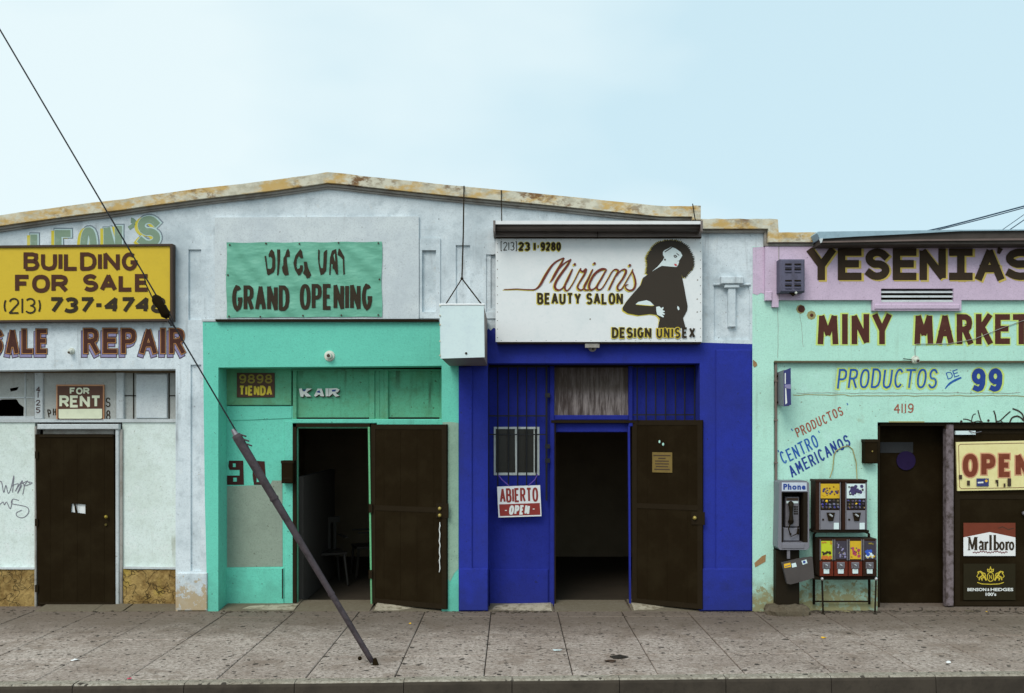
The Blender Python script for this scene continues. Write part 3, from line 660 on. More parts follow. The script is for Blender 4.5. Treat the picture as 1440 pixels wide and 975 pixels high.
# door frame, boarded header, door
MB().bbox(52, 167, 596.5, 604, RC+.07, .07).build('door_header', 'white_wood', shop)
MB().bbox(60, 160, 604, 611, RC+.0, .06).build('door_header', 'mould', shop)
df = thing('x', (0, 0, 0), None, None); bpy.data.objects.remove(df)
MB().bbox(162, 167, 604, 855, RC+.05, .10).build('door_jamb', 'white_wood', shop)
MB().bbox(167, 172, 604, 855, RC+.03, .10).build('door_jamb', 'mould', shop)
MB().bbox(48, 51, 600, 855, RC+.05, .10).build('door_jamb', 'mould', shop)
door = slab('door', 'dark_metal', shop, [(49.5, 611), (159.5, 611), (161.5, 852), (53.5, 852)], RC+.06, .05, holes=[[(100, 708.3), (120, 709.5), (120, 723), (99, 720.5)]], label='plain dark brown metal door with a small bright slot')
for k in range(5): MB().pbox(70+k*19, 70.6+k*19, 616, 848, RC+.062, .004).build('rib', 'dark_metal', door)
for x0, x1, y0, y1 in ((55, 158.5, 612, 615), (55, 160, 847.5, 850)): MB().pbox(x0, x1, y0, y1, RC+.070, .012).build('door_rail', 'dark_frame', door)
slab('slot_panel', 'lit', door, [(98, 707), (122, 707), (122, 725), (98, 725)], RC+.035, .01)
MB().add([P(104, 708, RC+.05), P(106, 708, RC+.05), P(109, 723, RC+.05), P(106, 723, RC+.05)], [(0, 1, 2, 3)]).build('slot_bar', 'dark_metal', door)
MB().ball(P(149, 727, RC+.10), .022).build('handle', plain('brass', C(150, 130, 50), .4, .4), door, smooth=True)
MB().disc(P(149, 738, RC+.07), .014, .02).build('lock', plain('old brass', C(96, 84, 40), .4, .4), door)
for y_ in (640, 735, 828): MB().pbox(49, 53, y_-5, y_+5, RC+.08, .03).build('hinge', 'dark_frame', door)
# painted writing on the left shop
leon = MB()
def lf(u): return 1
Lg = []
for s, x0, x1, yb, h, seed in (("L", 42, 66, 385, 56, 1), ("E", 76, 100, 385, 62, 2), ("O", 112, 137, 385, 66, 3), ("N", 145, 172, 385, 68, 4)):
    Lg += strokes(s, x0, x1, yb, h, 11)
Sx = strokes("S", 192, 226, 349, 46, 11)
Lg2 = Lg+Sx
paint(Lg2, 'leon_grey', shop, 15, .0020, (1.2, -.6), 7)
paint(Lg2, 'leon_yellow', shop, 11, .0042, (-4, 1.5), 5)
paint(Lg2, 'leon_light', shop, 12.5, .0064, (1, 0), 6)
paint(Lg2, 'leon_green', shop, 9.5, .0086, (0, 0), 4.5)
mb = MB(); strip(mb, smooth([(184, 310), (189, 311), (188, 316), (181, 321)]), [7, 8, 7, 6, 5]+[5]*20, .004) ; mb.build('lettering', 'leon_green', shop)
g1 = strokes("SALE", -12, 66, 498, 35, 7, gap=.24); g2 = strokes("REPAIR", 117, 260, 498, 36, 7, gap=.28)
for off, mt, t_, dd in (((-2, 4.2), 'outline_dark', 9.6, .0015), ((-2, 4.0), 'lavender', 7.6, .0036), ((0, -.3), 'outline_dark', 8.8, .0057), ((0, -.3), 'orange_line', 7.4, .0078), ((0, -.5), 'brown_deep', 5.8, .0099)):
    paint(g1+g2, mt, shop, t_, dd, off, t_/2)
gg = []
for i, ch in enumerate("4125"): gg += strokes(ch, 50.5 if ch != '1' else 52.5, 56.5 if ch != '1' else 54.5, 552+i*10.5-(3 if i else 0)+(.5 if i > 1 else 0), 8, 1.2)
paint(gg, 'maroon', shop, 1.2, RC+.018)
paint(strokes("S", 148.5, 155.5, 573, 14, 1.8)+strokes("8", 149, 155.5, 591, 14, 1.8)+strokes("P", 66, 73, 587, 11, 1.4, slant=-.2)+strokes("H", 74.5, 79, 584, 9, 1.3), 'black_ink', shop, 1.7, RC-.012)
# grey violet tag
sp = 4.878
def tagz(pts): return [(a/sp, 660+b/sp) for a, b in pts]
mb = MB()
for q in ([(-30, 120), (0, 85), (12, 95), (25, 160), (40, 110), (55, 165), (75, 130), (95, 45), (85, 160)], [(80, 115), (125, 100), (105, 150), (130, 110), (150, 85), (120, 165), (150, 110)], [(150, 75), (165, 120), (155, 175)], [(150, 100), (190, 80), (165, 115), (220, 95), (195, 88), (210, 105)],
          [(-10, 250), (20, 225), (30, 245), (45, 225), (70, 272), (85, 205)], [(130, 215), (90, 205), (80, 235), (150, 250), (190, 265), (195, 300), (160, 332), (120, 325), (112, 300), (150, 280)]):
    strip(mb, smooth(tagz(q), 4), 1.0, RC+.003)
mb.build('graffiti', 'thin_spray', shop)

# ---------------------------------------------------------------- middle shop (mint green)
infill('infill_wall', 'green', 305, 413, 571, 858)
MB().bbox(311, 409.5, 518, 570, RC+.02, .06, .004).build('infill_board', 'green_dirty', shop)
slab('infill_board', 'green', shop, [(311, 571.5), (410, 572.5), (410, 588), (350, 590.5), (311, 591.5)], RC+.01, .02)
infill('infill_wall', 'green_dirty', 305, 311, 512, 571)
MB().bbox(307, 314, 592, 858, RC+.035, .05).build('jamb', 'green_dirty', shop)
slab('paint_patch', 'grey_patch', shop, [(318, 684), (380, 682), (383, 676), (397, 676), (397.5, 797), (318, 798)], RC+.004, .003)
MB().bbox(317, 399, 798.5, 858, RC+.02, .03).build('dado', 'green', shop)
MB().pbox(396.5, 398, 800, 842, RC+.024, .01).build('crack', 'dark_frame', shop)
MB().bbox(399.5, 413.5, 592, 855, RC+.012, .06).build('jamb', 'green', shop)
infill('shaded_header_beam', 'dark_frame', 305, 624, 510, 519.5, RC+.005, .08)  # dark strip painted in for the shade at the recess top
MB().pbox(307, 622, 519.5, 521.5, RC+.012, .03).build('header_trim', 'green_dirty', shop)
twn = slab('transom_window', 'green_dirty', shop, rect(417, 519, 519.5, 588), RC-.03, .02, label='transom panel painted over in mint green')
for x0, x1, y0, y1 in ((411.5, 417, 519.5, 590), (519, 527, 519.5, 590), (540, 546, 519.5, 590), (618, 624, 519.5, 590)): MB().bbox(x0, x1, y0, y1, RC+.01, .07).build('mullion', 'green_dirty', shop)
infill('infill_board', 'green_dirty', 527, 540, 519.5, 590, RC-.01, .05)
MB().pbox(532, 533.5, 519.5, 590, RC-.002, .02).build('mullion', 'green_dirty', shop)
twn2 = slab('transom_window', 'green_dirty', shop, rect(546, 618, 519.5, 587), RC-.03, .02, label='transom panel painted over in dull green')
for x0, x1, par in ((417, 519, twn), (546, 618, twn2)): MB().pbox(x0, x1, 587.3, 588.8, RC-.02, .02).build('bead', 'dark_frame', par)
MB().bbox(411, 624, 589.5, 595.5, RC+.03, .1).build('transom_rail', 'green', shop)
MB().bbox(530, 624, 590, 598, RC+.045, .05).build('transom_rail', 'green', shop)
# door frame
for x0, x1, y0, y1 in ((411.5, 416.5, 595.5, 855), (411.5, 520, 595.5, 600.5)): MB().pbox(x0, x1, y0, y1, RC+.02, .1).build('door_frame', 'dark_frame', shop)
MB().pbox(416.5, 418.5, 600.5, 855, RC-.02, .06).build('door_frame', 'green_dirty', shop)
MB().pbox(416.5, 519, 600.5, 602.5, RC-.02, .06).build('door_frame', 'green_dirty', shop)
slab('door_frame', 'mint_edge', shop, [(517.3, 600.5), (519.8, 600.5), (523.3, 850), (521, 850)], RC+.03, .05)
for y_ in (715, 808): MB().pbox(518.5, 523.5, y_-6, y_+6, RC+.05, .03).build('hinge', 'dark_frame', shop)
def leaf(xa, da, xb, db, yt, yb_, label, parent=shop, ribs=4, cols=2):
    """a steel security door swung out towards the street: hinge at (xa, depth da), free edge at (xb, depth db)"""
    A = P(xa, 860, da); B = P(xb, 860, db); A.z = B.z = 0; w_ = (B-A).length; ang = math.atan2(B.y-A.y, B.x-A.x)
    tf = Matrix.Translation(A) @ Matrix.Rotation(ang, 4, 'Z'); z0 = .035; z1 = P(xa, yt, da).z
    dr = MB().box(0, w_, 0, .035, z0, z1, tf).build('door', 'dark_metal', parent, label=label)
    for x0, x1, a, b in ((0, .06, z0, z1), (w_-.06, w_, z0, z1)): MB().box(x0, x1, -.006, 0, a, b, tf).build('door_stile', 'dark_frame', dr)
    for a in (z0, (z0+z1)*.52, z1-.06): MB().box(.06, w_-.06, -.006, 0, a, a+.06, tf).build('door_rail', 'dark_frame', dr)
    for k in range(ribs):
        X = .06+(w_-.12)*(k+.5)/ribs; MB().box(X-.006, X+.006, -.003, 0, z0+.06, z1-.06, tf).build('rib', 'dark_metal', dr)
    return dr, tf, w_
dr, tf, w_ = leaf(522, RC+.01, 628, .05, 597, 857, 'dark steel security door of the mint shop swung open')
MB().box(w_-.13, w_+.03, -.012, -.006, 1.10, 1.27, tf).build('lock_plate', 'dark_frame', dr)
M['brass'] = plain('brass knob', C(170, 150, 80), .4, .4)
for zz in (1.21, 1.13): MB().ball(tf @ Vector((w_-.075, -.03, zz)), .022).build('handle', 'brass', dr, smooth=True)
mb = MB(); pts = [tf @ Vector((w_-.082+.006*math.sin(k*2.3), -.016, 1.05-k*.045)) for k in range(14)]; mb.tube(pts, [.004+.003*abs(math.sin(k*1.7)) for k in range(14)], 6)
mb.build('chain', 'white_ink', dr)
# grey repaint on the right jamb
slab('paint_patch', 'greymint', shop, [(622.5, 594), (634, 593.5), (644.6, 595), (644.6, 800), (639, 806), (633, 818), (628, 812), (622.5, 815)], .004, .003)
# maroon numerals half covered with grey paint
mb = MB(); polymesh(mb, [(322, 648), (342, 648), (343, 682), (319, 682), (319, 669), (337, 669), (337, 661), (323, 661), (321, 656)], RC+.004)
polymesh(mb, [(357, 648), (372, 649), (373.5, 668), (371, 682), (357, 682), (355, 668)], RC+.004); mb.build('lettering', 'maroon', shop)
mb = MB(); polymesh(mb, rect(327.5, 331.5, 652, 657), RC+.0075); polymesh(mb, rect(328, 333, 672, 677.5), RC+.0075); polymesh(mb, rect(361, 366, 671, 678), RC+.0075); polymesh(mb, rect(359, 361.5, 664, 667), RC+.0075); mb.build('lettering', 'green', shop)
# KAR
kg = strokes("KAR", 422, 476, 558, 13, 3.5, gap=.25)
mb = MB()
kz = lambda pts: [(300+a/6, 510+b/6) for a, b in pts]
for off, mt, dd in (((1.2, 1.2), 'black_ink', RC-.007), ((0, 0), 'white_ink', RC-.003)):
    mb = MB()
    for poly in ([(722, 222), (745, 216), (756, 246), (790, 218), (832, 220), (786, 250), (826, 286), (784, 288), (764, 266), (758, 290), (735, 288)], [(850, 280), (880, 220), (915, 220), (935, 285), (905, 285), (895, 268), (862, 288)], [(946, 218), (972, 218), (972, 285), (948, 285)], [(975, 219), (1040, 215), (1066, 230), (1050, 250), (1030, 255), (1064, 282), (1030, 288), (1006, 262), (980, 285), (975, 285)]):
        polymesh(mb, [(a+off[0], b+off[1]) for a, b in kz(poly)], dd)
    mb.build('graffiti', mt, shop)
mb = MB(); [polymesh(mb, kz(q), RC-.001) for q in ([(755, 228), (785, 228), (768, 245)], [(865, 250), (895, 235), (905, 258)], [(1000, 232), (1035, 228), (1030, 244), (1003, 246)])]; mb.build('graffiti', 'sign_blue2', shop)
# pale partition inside
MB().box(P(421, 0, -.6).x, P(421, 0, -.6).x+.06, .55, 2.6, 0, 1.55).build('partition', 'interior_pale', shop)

# ---------------------------------------------------------------- beauty salon (deep blue)
infill('infill_wall', 'blue_in', 683, 779, 512, 858, holes=[rect(696, 757, 602, 667)])
MB().bbox(688, 771, 801, 858, RC+.02, .03).build('dado', 'blue_in', shop)
win = slab('window', 'alu', shop, rect(694.5, 758.5, 600.5, 668.5), RC+.012, .05, holes=[rect(697, 755.5, 603.5, 665)], label='small sliding window with pale aluminium frame')
MB().pbox(697, 755.5, 603.5, 665, RC-.02, .01).build('pane', 'glass_dark', win)
slab('sash', 'alu', win, [(724, 603.5), (727.3, 603.5), (728, 665), (724.8, 665)], RC+.004, .02); MB().pbox(750.5, 752, 603.5, 665, RC+.0, .02).build('sash', 'alu', win)
MB().bbox(773, 779.5, 515, 856, RC+.03, .06).build('jamb', 'blue_in', shop)
MB().bbox(884, 890, 515, 600, RC+.03, .06).build('jamb', 'blue_in', shop)
slab('door_frame', 'blue_in', shop, [(883, 600), (886, 600), (887.5, 850), (885, 850)], RC+.03, .05)
infill('shaded_header_beam', 'dark_frame', 683, 988, 507, 517, RC+.004, .08)  # same dark header strip, recess shade put into its colour
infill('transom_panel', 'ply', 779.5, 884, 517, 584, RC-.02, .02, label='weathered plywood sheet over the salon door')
MB().bbox(779.5, 884, 584, 591, RC+.02, .07).build('transom_rail', 'blue_in', shop)
MB().pbox(775, 988, 591, 595, RC+.035, .06).build('door_frame', 'dark_frame', shop)
MB().bbox(781, 884, 595, 608, RC-.03, .05).build('lintel', 'blue_in', shop)
MB().pbox(778.5, 781.5, 594, 855, RC+.02, .06).build('door_frame', 'dark_frame', shop)
infill('infill_wall', 'blue_in', 890, 988, 512, 858, RC-.02)
gr = MB().pbox(684, 770, 584, 586, RC+.075, .012).build('window_grille', 'bar', shop, label='black iron bars over the salon window')
MB().pbox(684, 770, 610.3, 612, RC+.075, .012).build('rail', 'bar', gr)
MB().pbox(684, 770, 515, 517, RC+.075, .012).build('rail', 'bar', gr)
for x_, y1 in ((687, 700), (700, 688), (715, 692), (728, 690), (740.5, 692), (754, 690), (768.5, 704)):
    mb = MB(); a = P(x_, 513, RC+.085); b = P(x_, y1, RC+.085); mb.tube([a, b], .0085 if x_ != 768.5 else .013, 6); mb.build('bar', 'bar', gr)
for y_ in (556, 628, 648): MB().pbox(766.5, 773.5, y_-3, y_+3, RC+.10, .05).build('bracket', 'bar', gr)
gr2 = MB().pbox(890, 981, 582.5, 584.5, RC+.075, .012).build('window_grille', 'bar', shop, label='black iron bars above the open salon door')
MB().pbox(890, 981, 515, 517, RC+.075, .012).build('rail', 'bar', gr2)
for x_ in (896, 908.6, 922, 936, 950, 963, 977): MB().tube([P(x_, 515, RC+.085), P(x_, 591, RC+.085)], .0085, 6).build('bar', 'bar', gr2)
dr2, tf2, w2 = leaf(889, RC+.01, 988, .05, 591, 857, 'dark steel security door of the blue salon swung open', ribs=3)
MB().box(w2-.13, w2+.03, -.012, -.006, 1.02, 1.17, tf2).build('lock_plate', 'dark_frame', dr2)
MB().ball(tf2 @ Vector((w2-.085, -.03, 1.10)), .024).build('handle', 'brass', dr2, smooth=True)
# thresholds
for x0, x1, ya, yb_ in ((131, 172, 0, 0), (413, 520, 0, 0), (523, 622, 0, 0), (688, 779, 0, 0), (780, 886, 0, 0), (888, 984, 0, 0), (48, 131, 0, 0), (174, 247, 0, 0), (308, 413, 0, 0)):
    X0, X1 = P(x0, 0).x+.004, P(x1, 0).x-.004; h = .022 if x0 in (413, 780) else .03
    MB().add([(X0, -.0, .006), (X1, -.0, .006), (X1, .5, h+.02), (X0, .5, h+.02), (X0, 0, -.01), (X1, 0, -.01), (X1, .5, -.01), (X0, .5, -.01)], [(0, 1, 2, 3), (4, 5, 6, 7), (0, 1, 5, 4), (1, 2, 6, 5), (2, 3, 7, 6), (3, 0, 4, 7)]).build('threshold', 'threshold', shop)

# ================================================================== MARKET BUILDING
mk = thing('market_building', (6, 4, 0), 'pale mint corner market with a lilac pink band under its dark eave', 'building')
XR = 1860
slab('front_wall', 'white_wall', mk, [(1058, 320), (1080, 320), (1080, 347), (1058, 347)], 0, .3)
slab('front_wall', 'mint', mk, [(1058, 347), (1080, 347), (1080, 340), (XR, 340), (XR, 509), (1088, 509), (1088, 872), (1058, 872)], 0, .3)
slab('paint_patch', 'pink', mk, [(1058.4, 348), (1076, 347), (1076, 414), (1070, 412), (1065, 415), (1058.4, 413)], .004, .003)
slab('pink_band', 'pink', mk, [(1076, 347), (XR, 347), (XR, 422), (1352, 422), (1352, 437), (1227, 437), (1227, 422), (1095, 422), (1095, 432), (1086, 432), (1086, 423), (1076, 423)], .05, .05, holes=[rect(1239, 1341, 406, 425)])
MB().bbox(1076, 1086, 410, 423, .07, .03).build('corbel', 'pink', mk)
MB().bbox(1230, 1350, 428, 435, .065, .02).build('corbel', 'pink', mk)
vent = MB().pbox(1238, 1342, 405, 426, .006, .005).build('vent', 'dark_metal', mk, label='slatted vent opening in the pink band')
for k in range(3):
    y_ = 407.6+k*6.3
    a = P(1239.5, y_+1.2, .045); b = P(1340.5, y_+4.6, .045); MB().add([(a.x, -.02, a.z), (b.x, -.02, a.z), (b.x, -.045, b.z), (a.x, -.045, b.z), (a.x, -.012, a.z), (b.x, -.012, a.z), (b.x, -.037, b.z), (a.x, -.037, b.z)], [(0, 1, 2, 3), (4, 5, 6, 7), (0, 1, 5, 4), (1, 2, 6, 5), (2, 3, 7, 6), (3, 0, 4, 7)]).build('slat', 'white_wood', vent)
# stepped parapet cap and moulding
def wavy(x0, x1, y, n=10): return [(x0+(x1-x0)*i/n, y+noise.noise(Vector(((x0+(x1-x0)*i/n)*.07, y, 0)))*1.1) for i in range(n+1)]
slab('parapet_cap', 'cap', mk, wavy(986, 1094, 308)+[(1095, 326), (1095, 340.5), (1080.5, 340.5), (1080.5, 321.5), (986, 321.5)], .10, .42)
slab('parapet_cap', 'cap', mk, wavy(1095.2, 1158, 327)+[(1158, 340.5), (1095.2, 340.5)], .10, .42)
slab('moulding', 'mould', mk, [(987, 323.5), (1078, 323.5), (1078, 342.5), (1150, 342.5), (1150, 346), (1075, 346), (1075, 327), (987, 327)], .05, .05)
# eave
slab('eave', 'eave', mk, [(1154, 337), (1200, 333), (1280, 329), (1350, 325.5), (XR, 321), (XR, 341), (1153, 344)], .30, .60)
slab('eave_lip', 'eave_lip', mk, [(1156, 339.5), (1300, 336.5), (XR, 331.5), (XR, 334.5), (1300, 339), (1156, 341.5)], .325, .024)
slab('eave_lip', 'eave_lip', mk, [(1158, 342.5), (1300, 341.2), (XR, 340.2), (XR, 341.6), (1300, 343), (1158, 344.5)], .24, .19)
slab('flashing', 'flashing', mk, [(1149, 328), (1153, 336), (1200, 333), (1280, 329), (1352, 325), (XR, 320.4), (XR, 319.6), (1352, 323.3), (1260, 324.5), (1150, 326)], .33, .62)
slab('drip', 'white_wood', mk, [(1152, 336), (1157.5, 335), (1156, 341), (1154, 342)], .335, .01)
XRm = P(XR, 0).x; xm0 = P(1058, 0).x
MB().box(xm0, XRm, .3, 9, 4.02, 4.1).build('roof', 'roof', mk); MB().box(XRm-.2, XRm, .3, 9, -.1, 4.02).build('side_wall', 'mint', mk); MB().box(xm0, XRm, 9, 9.2, -.1, 4.02).build('rear_wall', 'mint', mk)
MB().box(xm0, xm0+.1, .3, 9, -.1, 4.02).build('side_wall', 'interior', mk)
# infill below the ledge
MC = -.05
slab('infill_wall', 'mint', mk, [(1087, 508), (XR, 508), (XR, 872), (1464, 872), (1464, 594), (1234, 594), (1234, 872), (1087, 872)], MC, .2)
MB().pbox(1089, XR, 507.5, 510, .012, .06).build('ledge', plain('rusty ledge', C(96, 88, 66), .8, 0, .5, 6), mk)
mb = MB(); mb.tube([P(1091, 511, MC+.025), P(1091.3, 676, MC+.025)], .016, 8); [mb.pbox(1088.5, 1094, y_, y_+2, MC+.045, .04) for y_ in (535, 590, 650)]; mb.build('conduit', 'box_side', mk)
MB().tube([P(1095.5, 420, .056), P(1095.2, 347, .056)], .004, 5).build('wire', 'mould', mk)
# cracks
mb = MB(); strip(mb, [(1115+i*9, 555.5+noise.noise(Vector((i*.6, 0, 0)))*1.6+(1.2 if i > 8 else 0)) for i in range(40)], 1.0, MC+.003); mb.build('crack', 'strap', mk)
mb = MB(); strip(mb, [(1120+i*9, 552.8+noise.noise(Vector((i*.5, 5, 0)))*1.4) for i in range(36)], .6, MC+.003); strip(mb, [(1096+noise.noise(Vector((i*.4, 5, 8)))*.8-2, 432+i*8) for i in range(10)], .5, .003); strip(mb, [(1125+noise.noise(Vector((i*.5, 5, 8)))*1.5+i*.6, 440+i*6) for i in range(9)], .4, .003); mb.build('crack', 'mould', mk)
slab('bare_patch', 'patch_brown', mk, [(1061, 792), (1072, 782), (1077, 780), (1076.5, 790), (1066, 796), (1062, 798)], .004, .003)
slab('bare_patch', 'patch_brown', mk, [(1059, 506), (1064, 510), (1065, 514), (1061, 517), (1059, 514)], .005, .004)
# doorway and doors
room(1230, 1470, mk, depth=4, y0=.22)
for x0, x1, y0, y1 in ((1234, 1237.5, 594, 856), (1234, 1340, 594, 599)): MB().pbox(x0, x1, y0, y1, -.09, .08).build('door_frame', 'dark_frame', mk)
MB().pbox(1250, 1300, 592.6, 594.2, MC+.004, .01).build('door_frame', 'strap', mk)
post = MB().bbox(1331, 1341.5, 597, 853, -.08, .09).build('door_post', plain('scuffed lilac grey post', C(120, 108, 112), .8, 0, .9, 16, C(56, 44, 36)), mk)
slab('door_frame', 'dark_frame', mk, rect(1329, 1464, 594, 603), -.085, .08)
od = slab('door', 'dark_metal', mk, rect(1341.5, 1462, 603, 853), -.13, .05, label='dark market door carrying the open sign')
for x0, x1, y0, y1 in ((1343, 1350, 604, 852), (1455, 1461, 604, 852)): MB().pbox(x0, x1, y0, y1, -.124, .006).build('door_stile', 'dark_frame', od)
for y_ in (604, 696, 846): MB().pbox(1350, 1455, y_, y_+6, -.124, .006).build('door_rail', 'dark_frame', od)
MB().pbox(1344, 1372, 606, 611.5, -.085, .03).build('door_closer', 'box_white', od); MB().tube([P(1362, 606, -.09), P(1371, 609, -.04), P(1380, 607, -.1)], .006, 5).build('closer_arm', 'steel', od)
MB().ball(P(1440, 722, -.09), .025).build('handle', 'steel', od)
MB().pbox(1412, 1426, 837.6, 840.8, -.119, .004).build('sticker', 'box_white', od)
MB().disc(P(1274, 648, -.35), .115, .01, 20).build('disc_sticker', plain('violet blue decal', C(40, 29, 62), .7, spec=.05), mk)
inner = MB().pbox(1238, 1331, 599, 856, -.36, .03); inner.build('inner_door', 'dark_metal', mk)
MB().pbox(1238, 1284, 622, 637, -.352, .008).build('decal', plain('faded blue grey decal', (.028, .028, .030), .7, 0, .7, 6), mk)
MB().add([P(1234, 860) , P(1464, 860), P(1464, 851, -.3), P(1234, 851, -.3)], [(0, 1, 2, 3)])
X0, X1 = P(1236, 0).x, P(1462, 0).x
MB().box(X0, X1, .06, .6, -.01, .03).build('threshold', 'slab', mk)
# painted writing on the market
yg = strokes("YESENiA", 1136, 1411, 394, 44.5, 10.4, gap=.2)+strokes("S", 1413, 1459, 394, 44.5, 10.4)
paint(yg, 'yel_shadow', mk, 11.6, .052, (2.2, 1.3), 6.4)
paint(yg, 'choc', mk, 10.6, .055, (0, 0), 5.2)
mb = MB(); strip(mb, [(1407, 349), (1404, 357)], [8, 4], .060); mb.build('lettering', 'choc', mk)
mg = strokes("MINY", 1150, 1253, 484, 42, 8, gap=.26)+strokes("MARKET", 1286, 1448, 484, 42, 8, gap=.22)
paint(mg, 'pale_yellow', mk, 12, .002, (-.8, 0), 6)
paint(mg, 'choc_red', mk, 8, .0045, (0, 0), 4.2)
mb = MB(); dots(mb, [(1126, 435), (1141, 443.5)], 6.5, .002); mb.build('lettering', 'strap', mk)
mb = MB(); dots(mb, [(1127, 434.5)], 5, .004, 12); dots(mb, [(1141.5, 443.5)], 2.5, .004); mb.build('lettering', 'choc_red', mk)
pg = strokes("PRODUCTOS", 1177, 1320, 546, 27, 2.6, gap=.24, slant=.12, jit=.03)
paint(pg, 'pale_yellow', mk, 7, MC+.002, (-.5, .5), 3); paint(pg, 'sign_blue', mk, 2.7, MC+.006)
paint(strokes("DE", 1333, 1350, 534, 10, 1.2, rot=18, gap=.3), 'sign_blue', mk, 1.3, MC+.003)
mb = MB(); strip(mb, smooth([(1329, 547), (1334, 541), (1341, 536), (1352, 531)]), [1, 1.3, 1.6, 2, 2.2, 2.5, 2.8, 3, 3, 3, 3, 3, 3, 2.5, 2.5, 2], MC+.003); mb.build('lettering', 'sign_blue', mk)
ng = strokes("99", 1366, 1410, 551, 33, 7, gap=.2); paint(ng, 'pale_yellow', mk, 11, MC+.002, (.8, 0), 4); paint(ng, 'sign_blue2', mk, 7.2, MC+.006, (0, 0), 2)
paint(strokes("4119", 1257, 1285, 581, 13, 1.5, gap=.3, jit=.05), 'rust_ink', mk, 1.7, MC+.003)
def slanted(s, x0, y0, x1, y1, h, t_, mat, gap=.3, jit=.04, sl=.1):
    ang = math.degrees(math.atan2(y0-y1, x1-x0)); L_ = math.hypot(x1-x0, y1-y0)
    paint(strokes(s, x0, x0+L_, y0, h, t_, rot=ang, gap=gap, slant=sl, jit=jit, seed=len(s)), mat, mk, t_, MC+.003)
slanted("PRODUCTOS", 1122, 615.5, 1188, 582.5, 13.5, 1.7, 'rust_ink')
slanted("CENTRO", 1102, 654, 1154, 626.5, 18, 2.1, 'sign_blue')
slanted("AMERICANOS", 1114, 672, 1199, 625.5, 17, 2.3, 'sign_blue2')
mb = MB(); [strip(mb, [(a, b), (a+1.3, b+3)], 1.4, MC+.003) for a, b in ((1113, 603), (1151, 606), (1191, 567), (1094, 633))]; mb.build('lettering', 'sign_blue', mk)
gz = lambda pts: [(1340+a/14.4, 560+b/14.4) for a, b in pts]
mb = MB()
for i, (q, w0) in enumerate((([(215, 425), (300, 435), (375, 470), (420, 500)], 1.5), ([(455, 320), (410, 345), (385, 420), (375, 500)], 1.3), ([(510, 250), (535, 350), (560, 430), (590, 500)], 1.5), ([(420, 490), (500, 465), (600, 485)], 1.3), ([(830, 260), (860, 350), (880, 490)], 1.9), ([(1160, 275), (1060, 360), (960, 455), (890, 470)], 1.7),
             ([(1215, 215), (1330, 260), (1410, 330), (1440, 430)], 2), ([(1155, 490), (1200, 400), (1300, 365), (1380, 400), (1450, 470)], 2.1), ([(960, 450), (1020, 500)], 1.4))):
    strip(mb, smooth(gz(q), 4), w0, MC+.003+.0004*i, .5)
dots(mb, gz([(720, 455), (170, 475)]), 1.9, MC+.003); mb.build('graffiti', 'spray', mk)

# ================================================================== SIGNS AND FITTINGS
# building for sale
fs_ = thing('for_sale_sign', P(113, 452, .08), 'large yellow building for sale board with dark brown frame', 'sign')
slab('board', 'sign_yellow', fs_, [(-18, 348.5), (239, 346), (239, 448.5), (-18, 450.5)], .09, .03)
slab('frame', 'dark_brown', fs_, [(-21, 345.5), (242.5, 343), (242.5, 451.5), (-21, 453.5)], .11, .10, holes=[[(-18, 348.5), (239, 346), (239, 448.5), (-18, 450.5)]])
pt('BUILDING', 33, 193.5, 355, 381, 5.6, .095, 'brown_ink', fs_)
pt('FOR', 21, 96, 386.5, 412, 6, .095, 'brown_ink', fs_); pt('SALE', 116, 210.5, 385.5, 410.5, 6, .095, 'brown_ink', fs_)
pt('(213)', 5, 57.5, 419, 441.5, 2.4, .095, 'black_ink', fs_)
pt('737-4748', 67.5, 235, 418, 440.5, 5.4, .095, 'black_ink', fs_, slant=.1, gap=.10)
# banner with folds
bn = thing('grand_opening_banner', P(428, 447, .06), 'sea green vinyl banner reading grand opening, tacked to the white board', 'banner')
mb = MB(); nx, nz = 44, 22; vs = []
BX = [318.5, 537]; 
for j in range(nz+1):
    for i in range(nx+1):
        u, v = i/nx, j/nz; sag = .9*math.sin(u*math.pi*4)**2*(1 if j in (0, nz) else .5)
        dd = .040+.0015*math.sin(u*19+v*6)*math.sin(v*math.pi)+.0015*math.sin((u-v*.4)*33)*math.exp(-((v-.5)**2)*9)+.0015*noise.noise(Vector((u*5, v*4, 2)))+.003*abs(math.sin(u*math.pi*4))*math.exp(-v*22)
        vs.append(P(BX[0]+(BX[1]-BX[0])*u+.7*math.sin(v*9), 341+(447-341)*v+(sag if v < .1 else -sag*.6 if v > .9 else 0)-1.2*u, dd))
mb.add(vs, [(j*(nx+1)+i, j*(nx+1)+i+1, (j+1)*(nx+1)+i+1, (j+1)*(nx+1)+i) for j in range(nz) for i in range(nx)]); mb.build('cloth', 'banner', bn, smooth=True)
for x_, y_ in ((323, 344.5), (374, 342.5), (421, 343), (476, 341.5), (532, 342), (320.5, 387), (533.5, 393), (322, 445), (366, 445.5), (426, 444), (480, 443.5), (532, 443)):
    MB().disc(P(x_, y_, .048), .010, .008, 8).build('tack', 'dark_brown', bn)
pt('GRAND', 326, 407, 401.5, 437.5, 5.5, .0462, 'black_ink', bn, gap=.075); pt('OPENING', 421.5, 523.5, 399.5, 436, 5.5, .0462, 'black_ink', bn, gap=.075)
bz = lambda pts: [(360+a/10.29, 340+b/10.29) for a, b in pts]
mb = MB()
